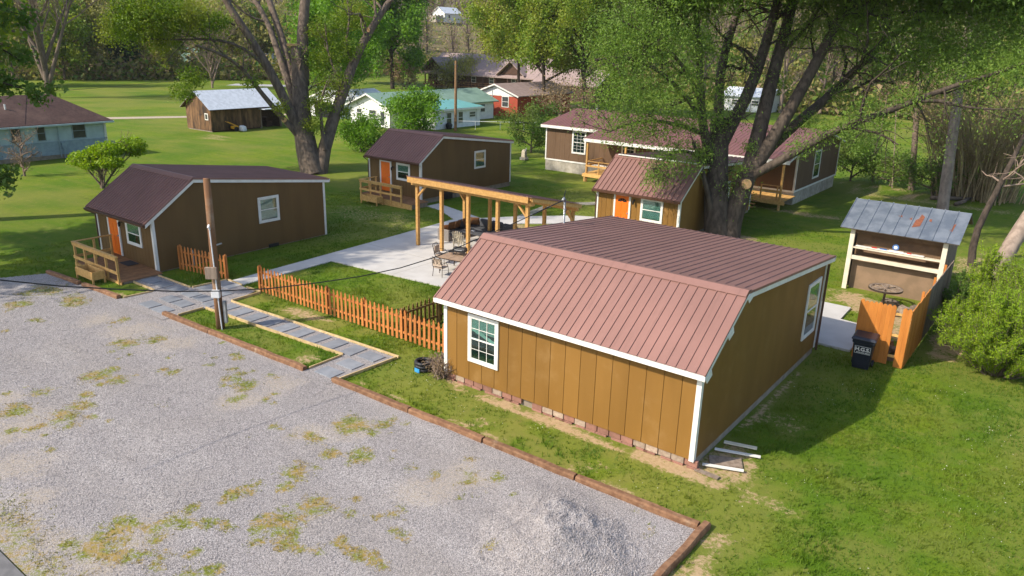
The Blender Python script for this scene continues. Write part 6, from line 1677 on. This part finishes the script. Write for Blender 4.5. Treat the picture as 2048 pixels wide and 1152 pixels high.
tb_ = ground(1950, 398)
TK = veg('tan_thicket', 'fan-shaped thicket of tan bare stems at the far right', 'thicket', tb_)
n = 260; a = rs.uniform(0, 2 * math.pi, n); rr = rs.uniform(0, 3.2, n)
b0 = tb_ + np.stack([np.cos(a) * rr, np.sin(a) * rr * .7, np.zeros(n)], 1)
out = np.stack([np.cos(a), np.sin(a), np.zeros(n)], 1)
hh = rs.uniform(4.0, 8.5, n)[:, None]
Pm = np.stack([b0, b0 + out * .25 * hh * .3 + [0, 0, 1] * hh * .4, b0 + out * .7 * hh * .3 + [0, 0, 1] * hh * .75, b0 + out * 1.5 * hh * .33 + [0, 0, 1] * hh * .95], 1) + rs.normal(size=(n, 4, 3)) * .15
Rm = np.repeat(np.linspace(1, .25, 4)[None], n, 0) * rs.uniform(.03, .085, n)[:, None]
addpart(TK, 'stems', *tubes(Pm, Rm, 5), MAT['twig_tan'])
K1, kr = kids(Pm, Rm, rs, 5, .35, spread=.7, up=.3, start=.4, m=4)
addpart(TK, 'twigs', *tubes(K1, np.maximum(kr, .012), 3), MAT['twig_tan'])
addpart(TK, 'leaves', *leaves(K1, 3500, rs, .16, .3), MAT['leaf_olive'])
for i, (x, y, lab) in enumerate(((1905, 402, 'fallen grey log nearest the pale leaning trunk'), (1930, 408, 'fallen log at the foot of the tan thicket'))):
    p = ground(x, y); o = MB().tube([(-1.6, 0, .15), (0, .1, .2), (1.7, .5, .18)], [.16, .15, .1], 8).build('fallen_log', MAT['bark'], None, smooth=True, loc=p); o.rotation_euler = (0, 0, .5 + i * .8); tag(o, lab, 'log')
o = MB().tube([(0, 0, 0), (0, 0, .9)], .28, 14).build('blue_barrel', MAT['navy'], None, loc=ground(1893, 384)); tag(o, 'small blue barrel half hidden behind the pale leaning trunk', 'barrel')

# ---------------------------------------------------------------- feathery evergreen shrubs, lower right
def feather(name, label, base, h, R, seed, nf, nl, leaf='leaf_yew', ls=.11, group='feathery shrubs at the right edge'):
    rs = np.random.RandomState(seed); base = np.array(base, float)
    t = veg(name, label, 'shrub', base, group)
    a = rs.uniform(0, 2 * math.pi, nf); e = rs.uniform(.15, 1, nf)
    out = np.stack([np.cos(a), np.sin(a), np.zeros(nf)], 1) * (1 - e ** 1.6)[:, None] * R
    L = h * (.45 + .6 * e)[:, None] * rs.uniform(.6, 1.25, (nf, 1))
    b0 = base + out * .25
    Pm = np.stack([b0, b0 + out * .4 + [0, 0, 1] * L * .4, b0 + out * .75 + [0, 0, 1] * L * .75, b0 + out * 1.15 + [0, 0, 1] * L], 1) + rs.normal(size=(nf, 4, 3)) * .06
    Rm = np.repeat(np.linspace(1, .3, 4)[None], nf, 0) * .02
    K1, kr = kids(Pm, Rm, rs, 14, .2, spread=.5, up=.7, start=.1, m=4, lmin=.14, droop=.0)
    addpart(t, 'stems', *merge([tubes(Pm, Rm, 4), tubes(K1, np.maximum(kr * .6, .006), 3)]), MAT['bark'])
    addpart(t, 'needles', *leaves(K1, int(nl * 1.25), rs, ls * 1.1, .04, tmin=.05, asp=.24), MAT[leaf])
    return t
g = lambda x, y: ground(x, y)
feather('feathery_shrub', 'largest feathery yellow-green shrub at the lower right edge', g(1995, 748), 2.5, 1.7, 101, 120, 45000, ls=.09)
feather('feathery_shrub', 'feathery shrub cut off by the right edge of the frame', g(2062, 700), 3.1, 1.9, 102, 100, 34000, ls=.09)
feather('feathery_shrub', 'feathery shrub nearest the weathered board fence', g(1928, 692), 1.8, 1.1, 103, 70, 20000, ls=.09)
feather('feathery_shrub', 'slender upright feathery shrub beside the corrugated sheet', g(1950, 640), 2.9, .7, 104, 36, 8000)
feather('feathery_shrub', 'feathery shrub at the foot of the thick leaning trunk', g(2030, 650), 2.6, 1.5, 105, 70, 20000, ls=.09)
feather('feathery_shrub', 'dark feathery shrub in the shade behind the board fence', g(1915, 640), 1.6, 1.0, 106, 40, 8000, 'leaf_mid')
shrub('dead_bush', 'small brown dead bush at the corner of the large cabin', g(884, 752), .42, .36, 'leaf_tan', 1500, .05, 107, 'twig', lspread=.1, twig='twig')

# ---------------------------------------------------------------- big trees standing left of the frame
OT = tree('maple_tree', 'tall tree leaning its leaves into the left edge of the frame', (-36.8, -3.6, 0), 33, 8.5, 'bark', 'leaf_spring', 46000, .45, 31, .65, 15, fork=.40, lspread=.6, k1=(7, .42))
tree('maple_tree', 'tall tree whose shade falls on the left cabin', (-31.8, -13.2, 0), 23.5, 6.6, 'bark', 'leaf_spring', 52000, .45, 32, .6, 14, fork=.40, lspread=.6, k1=(7, .42))

rs = np.random.RandomState(33)
dep = depth_of((-37.5, -5, 8))
lm = [(q([(-160, 120, 0), (-60, 140, 0), (0, 165, 0), (50, 178, 0), (78, 186, 0)]), .12, .02), (q([(-170, 60, 1), (-70, 70, 1), (0, 95, 1), (40, 120, 1)]), .12, .02), (q([(-160, 20, 0), (-60, 10, 0), (10, 20, 0), (45, 30, 0)]), .12, .02), (q([(-160, 300, -1), (-80, 320, -1), (-20, 345, -1), (20, 370, -1)]), .10, .02), (q([(-140, 340, -2), (-60, 380, -2), (0, 400, -2)]), .08, .02)]
Pq = np.stack([smooth_path(p_, 10) for p_, a_, b_ in lm]); Rq = np.stack([np.linspace(a_, b_, 10) for p_, a_, b_ in lm])
Aq, rq = kids(Pq, Rq, rs, 12, .16, spread=.9, up=.0, start=.4, m=4, droop=.3)
addpart(OT, 'low_limbs', *merge([tubes(Pq, Rq, 6), tubes(Aq, np.maximum(rq, .01), 3)]), MAT['bark_dark'])
addpart(OT, 'low_leaves', *leaves(Aq, 3600, rs, .26, .22, asp=.7), MAT['leaf_mid'])

# ---------------------------------------------------------------- wooded hills
rs = np.random.RandomState(200)
WV = []; WF = []; WM = []; bcount = 0
def push(V, F, mi):
    global bcount
    WV.append(V.astype(np.float32)); WF.append((F + bcount).astype(np.int32)); WM.append(np.full(len(F), mi, np.int32)); bcount += len(V)
cnt = 0
cands = []
for _ in range(6000):
    th = rs.uniform(-.72, .72)
    st = 200 + 60 * math.exp(-((th + .08) / .12) ** 2) - 55 * float(sstep(.1, .35, np.array(th)))
    d = st + 2 + 330 * rs.rand() ** 1.6
    x = CAM[0] + d * (math.sin(th) * _R[0] + math.cos(th) * _F0[0]); y = CAM[1] + d * (math.sin(th) * _R[1] + math.cos(th) * _F0[1])
    sep = 4.2 + d * .010
    if any((x - a) ** 2 + (y - b) ** 2 < sep * sep for a, b, *_ in cands): continue
    if -.145 < th < -.055 and d > 385 and d < 450: continue       # clearing round the hilltop house
    if -.14 < th < -.045 and d < 400 and rs.rand() < .75: continue     # open gap in the valley
    cands.append((x, y, d, th))
    if len(cands) >= 760: break
for x, y, d, th in cands:
    z = float(terrain(x, y)); sc = max(1.0, d / 220)
    kind = rs.rand(); h = rs.uniform(11, 19); R = rs.uniform(3.2, 5.5)
    centre = -.2 < th < .0
    far = d > 330
    base = np.array((x, y, z))
    tr = np.stack([base, base + [0, 0, h * .4], base + np.array((rs.normal() * .6, rs.normal() * .6, h * .9))])[None]
    push(*tubes(tr, np.array([[.28, .2, .07]]) * sc, 4), 0)
    bare_p = .5 if (centre and far) else (.16 if th < 0 else .35)
    if -.15 < th < -.03: kind = 0.0
    if kind < bare_p:
        n = 46; a = rs.uniform(0, 2 * math.pi, n); e = rs.uniform(.25, .95, n)
        b0 = base + np.stack([np.zeros(n), np.zeros(n), e * h * .85], 1)
        out = np.stack([np.cos(a), np.sin(a), rs.uniform(.5, 1.6, n)], 1); ln = (R * rs.uniform(.6, 1.3, n) * (1.15 - e * .5))[:, None]
        mid = b0 + unit(out) * ln * .5 + rs.normal(size=(n, 3)) * .2
        Pm = np.stack([b0, mid, mid + unit(out + [0, 0, .4]) * ln * .6], 1)
        push(*tubes(Pm, np.repeat(np.array([[.07, .045, .02]]) * sc, n, 0), 3), 1)
        K2, kr = kids(Pm, np.repeat(np.array([[.06, .04, .02]]), n, 0), rs, 4, .4, spread=.7, up=.4, start=.3, m=3)
        push(*tubes(K2, np.maximum(kr, .018 * sc), 3), 1)
        nl = int(rs.choice([0, 60, 120]))
        if nl: push(*leaves(K2, nl, rs, .55 * sc, .6), 3)
    else:
        ev = rs.rand() < .07
        n = 420 if d < 300 else 260
        nb = 7; cc = base + np.stack([rs.normal(size=nb) * R * .5, rs.normal(size=nb) * R * .5, rs.uniform(.35, .95, nb) * h], 1)
        k = rs.randint(0, nb, n)
        c = cc[k] + rs.normal(size=(n, 3)) * np.array((1, 1, .8)) * R * .32
        if ev:
            f = rs.rand(n); an = rs.uniform(0, 6.28, n); rad = R * .8 * (1 - f) * rs.rand(n) ** .5
            c = base + np.stack([np.cos(an) * rad, np.sin(an) * rad, h * (.1 + .95 * f)], 1)
        seg = np.stack([c, c + rs.normal(size=(n, 3)) * .3], 1)
        mi = 4 if ev else int(rs.choice([2, 3, 3, 5] if th < .05 else [2, 5, 3, 5]))
        push(*leaves(seg, n, rs, .85 * sc, .2, asp=.6), mi)
me = fast_mesh('far_wood', np.concatenate(WV), np.concatenate(WF), [MAT['bark_dark'], MAT['twig'], MAT['leaf_spring'], MAT['leaf_olive'], MAT['leaf_dark'], MAT['leaf_willow']], np.concatenate(WM))
tag(put('far_wood', me), 'spring woodland covering the hills behind the valley', 'woodland', kind='stuff')

# leaf litter / brush under the wood edge
n = 26000
th = rs.uniform(-.75, .75, n); st = 200 + 60 * np.exp(-((th + .08) / .12) ** 2) - 55 * sstep(.1, .35, th)
d = st + np.where(rs.rand(n) < .45, rs.uniform(-4, 10, n), rs.uniform(-3, 160, n))
x = CAM[0] + d * (np.sin(th) * _R[0] + np.cos(th) * _F0[0]); y = CAM[1] + d * (np.sin(th) * _R[1] + np.cos(th) * _F0[1])
c = np.stack([x, y, terrain(x, y) + rs.uniform(.1, 1, n) ** 2 * 5.0], 1)
V, F = leaves(np.stack([c, c + rs.normal(size=(n, 3)) * .8], 1), n * 3, rs, 1.1, .7, asp=.5)
me = fast_mesh('undergrowth', V, F, [MAT['leaf_olive'], MAT['leaf_tan'], MAT['leaf_mid']], rs.choice([0, 0, 1, 2], n * 3))
tag(put('undergrowth', me), 'brown and olive brush under the trees of the hills', 'undergrowth', kind='stuff')

# ================================================================== GRASS, WEEDS, LOOSE STONE
rs = np.random.RandomState(300)
def blades(c, rs, hmin, hmax, w, per=3, lean=.5):
    N = len(c); c = np.repeat(c, per, 0) + np.concatenate([rs.normal(size=(N * per, 2)) * .03, np.zeros((N * per, 1))], 1)
    a = rs.uniform(0, 2 * math.pi, N * per); h = rs.uniform(hmin, hmax, N * per); ww = w * rs.uniform(.7, 1.3, N * per)
    s = np.stack([np.cos(a), np.sin(a), np.zeros_like(a)], 1) * ww[:, None] * .5
    tip = c + np.stack([rs.normal(size=N * per) * lean * h, rs.normal(size=N * per) * lean * h, h], 1)
    V = np.stack([c - s, c + s, tip], 1).reshape(-1, 3)
    return V, np.arange(N * per * 3).reshape(-1, 3)
def lawn_mask(x, y):
    ok = ~in_poly(x, y, LOT) & ~in_poly(x, y, PATH) & ~in_poly(x, y, PATIO) & ~in_poly(x, y, WALK_C) & ~in_poly(x, y, WALK_D) & ~in_poly(x, y, SIDE) & (y > -12.3)
    for x0, y0, x1, y1 in BLD: ok &= ~((x > x0) & (x < x1) & (y > y0) & (y < y1))
    return ok
Vs = []; 
for (x0, x1, y0, y1, dens) in ((-5, 22, -9, 13, 190), (-16, -2, -3, 8, 150), (-27, -13, -6, 20, 70), (9, 22, 10, 30, 75), (-20, 8, 8, 32, 45)):
    n = int((x1 - x0) * (y1 - y0) * dens)
    x = rs.uniform(x0, x1, n); y = rs.uniform(y0, y1, n)
    dd = np.hypot(x - CAM[0], y - CAM[1])
    s_ = (x - CAM[0]) * _R[0] + (y - CAM[1]) * _R[1]; f_ = (x - CAM[0]) * _F0[0] + (y - CAM[1]) * _F0[1]
    ok = lawn_mask(x, y) & (f_ > 8) & (np.abs(s_) < f_ * .74 + 3)
    di = dirt_field(x, y); pn = fbm(x * .9 + 4, y * .9 + 7, 77, 4)
    ok &= rs.rand(n) > di * 1.25
    ok &= rs.rand(n) > np.clip(dry_field(x, y) - .15, 0, 1) * .85
    ok &= rs.rand(n) < np.clip(.25 + 1.9 * (pn - .25), .15, 1)
    x, y, pn = x[ok], y[ok], pn[ok]
    c = np.stack([x, y, np.zeros_like(x)], 1)
    hs = 1.0 + 1.2 * sstep(.55, .8, fbm(x * .7, y * .7, 88, 3)) + 1.3 * ((y > -2.1) & (y < -1.7) & (x > -2) & (x < 10.5)) * (fbm(x * 2, y * 2, 89, 2) > .45)
    V, F = blades(c, rs, .035, .095, .022, 3)
    zz = V.reshape(-1, 3, 3); zz[:, 2, 2] *= np.repeat(hs, 3)
    Vs.append((zz.reshape(-1, 3), F))
V, F = merge(Vs)
tag(put('grass', fast_mesh('grass', V, F, [MAT['grass_blade']])), 'short spring grass of the lawns', 'grass', kind='stuff')
# weeds in the lot
n = 90000
x = rs.uniform(-24, 10.3, n); y = rs.uniform(-12.4, -2.4, n)
wd = blobs(x, y, WP, 41); st_ = 1 - sstep(.0, .9, y + 12.15 + (fbm(x * 2, y * 2, 5, 3) - .5) * 1.2)
ok = in_poly(x, y, LOT) & (rs.rand(n) < np.maximum(wd ** 1.6 * .55, st_ * .7) * np.clip(2.2 * fbm(x * 3.1, y * 3.1, 55, 3) - .55, 0, 1))
c = np.stack([x[ok], y[ok], lot_z(x[ok], y[ok])], 1)
V, F = blades(c, rs, .02, .05, .022, 3, .9)
tag(put('lot_weeds', fast_mesh('lot_weeds', V, F, [MAT['weed_blade']])), 'thin yellow-green weeds growing through the gravel lot', 'weeds', kind='stuff')
# loose stone on the lot and heap
MAT['stone_chip'] = M('limestone_chip', (.285, .262, .260), (.36, .334, .330), 3, rough=.85, island=.28)
OCT = np.array([(1, 0, 0), (-1, 0, 0), (0, 1, 0), (0, -1, 0), (0, 0, 1), (0, 0, -1)], float)
OF = np.array([(0, 2, 4), (2, 1, 4), (1, 3, 4), (3, 0, 4), (2, 0, 5), (1, 2, 5), (3, 1, 5), (0, 3, 5)])
def stones(x, y, z, rs, smin, smax):
    N = len(x); s = rs.uniform(smin, smax, (N, 1, 1))
    v = OCT[None] * rs.uniform(.5, 1.25, (N, 6, 1)) * s * np.array((1, .8, .6)) + rs.normal(size=(N, 6, 3)) * s * .15
    a = rs.uniform(0, 6.28, N); ca, sa = np.cos(a)[:, None], np.sin(a)[:, None]
    vx = v[..., 0] * ca - v[..., 1] * sa; vy = v[..., 0] * sa + v[..., 1] * ca
    v = np.stack([vx + x[:, None], vy + y[:, None], v[..., 2] + z[:, None]], -1)
    return v.reshape(-1, 3), (OF[None] + (np.arange(N) * 6)[:, None, None]).reshape(-1, 3)
n = 120000
x = rs.uniform(-20, 10.3, n); y = rs.uniform(-12.2, -2.3, n)
ok = in_poly(x, y, LOT) & (y < -2.75 + .0 * x) | (in_poly(x, y, LOT) & (x > -15.6) & (x < -12.6))
dd = np.hypot(x - CAM[0], y - CAM[1])
ok &= (rs.rand(n) < np.clip(24 / dd, .25, 1)) & (rs.rand(n) > blobs(x, y, WP, 41) * .8) & (rs.rand(n) > blobs(x, y, TP, 43, 1.) * .7)
x, y = x[ok], y[ok]
xh = rs.normal(8.35, 1.0, 16000); yh = rs.normal(-4.7, .85, 16000); okh = in_poly(xh, yh, LOT); xh, yh = xh[okh], yh[okh]
parts = [stones(x, y, lot_z(x, y) + .004, rs, .008, .024), stones(xh, yh, lot_z(xh, yh) + .004, rs, .012, .032)]
n = 9000
x = rs.uniform(-17.6, -2.2, n); y = rs.uniform(-2.7, 1.6, n); ok = in_poly(x, y, PATH); x, y = x[ok], y[ok]
parts.append(stones(x, y, np.full(len(x), .04), rs, .01, .024))
V, F = merge(parts)
tag(put('loose_stone', fast_mesh('loose_stone', V, F, [MAT['stone_chip']])), 'crushed grey limestone chips strewn over the lot and path', 'gravel', kind='stuff')

n = 2600
x = rs.uniform(-2, 20, n); y = rs.uniform(-9, 12, n); ok = lawn_mask(x, y) & (dirt_field(x, y) < .3) & (fbm(x * .5, y * .5, 61, 3) > .48); x, y = x[ok], y[ok]
V, F = stones(x, y, np.full(len(x), .07), rs, .008, .022)
tag(put('clover_flowers', fast_mesh('clover_flowers', V, F, [M('clover_white', (.62, .60, .52), (.5, .47, .36), 3, rough=.9)])), 'tiny pale clover heads and litter dotted over the lawn', 'flowers', kind='stuff')

# ================================================================== HAZE
hz = bpy.data.materials.new('haze')
hz.use_nodes = True
hn = hz.node_tree
hn.nodes.remove(hn.nodes['Principled BSDF'])
pv = hn.nodes.new('ShaderNodeVolumePrincipled')
pv.inputs['Color'].default_value = (.90, .92, .92, 1)
pv.inputs['Density'].default_value = .00010
hn.links.new(pv.outputs[0], hn.nodes['Material Output'].inputs['Volume'])
ho = MB().box((-2600, -1500, -1.2), (1500, 2600, 160)).build('haze', hz)
tag(ho, 'thin spring haze filling the valley', 'haze', kind='stuff')
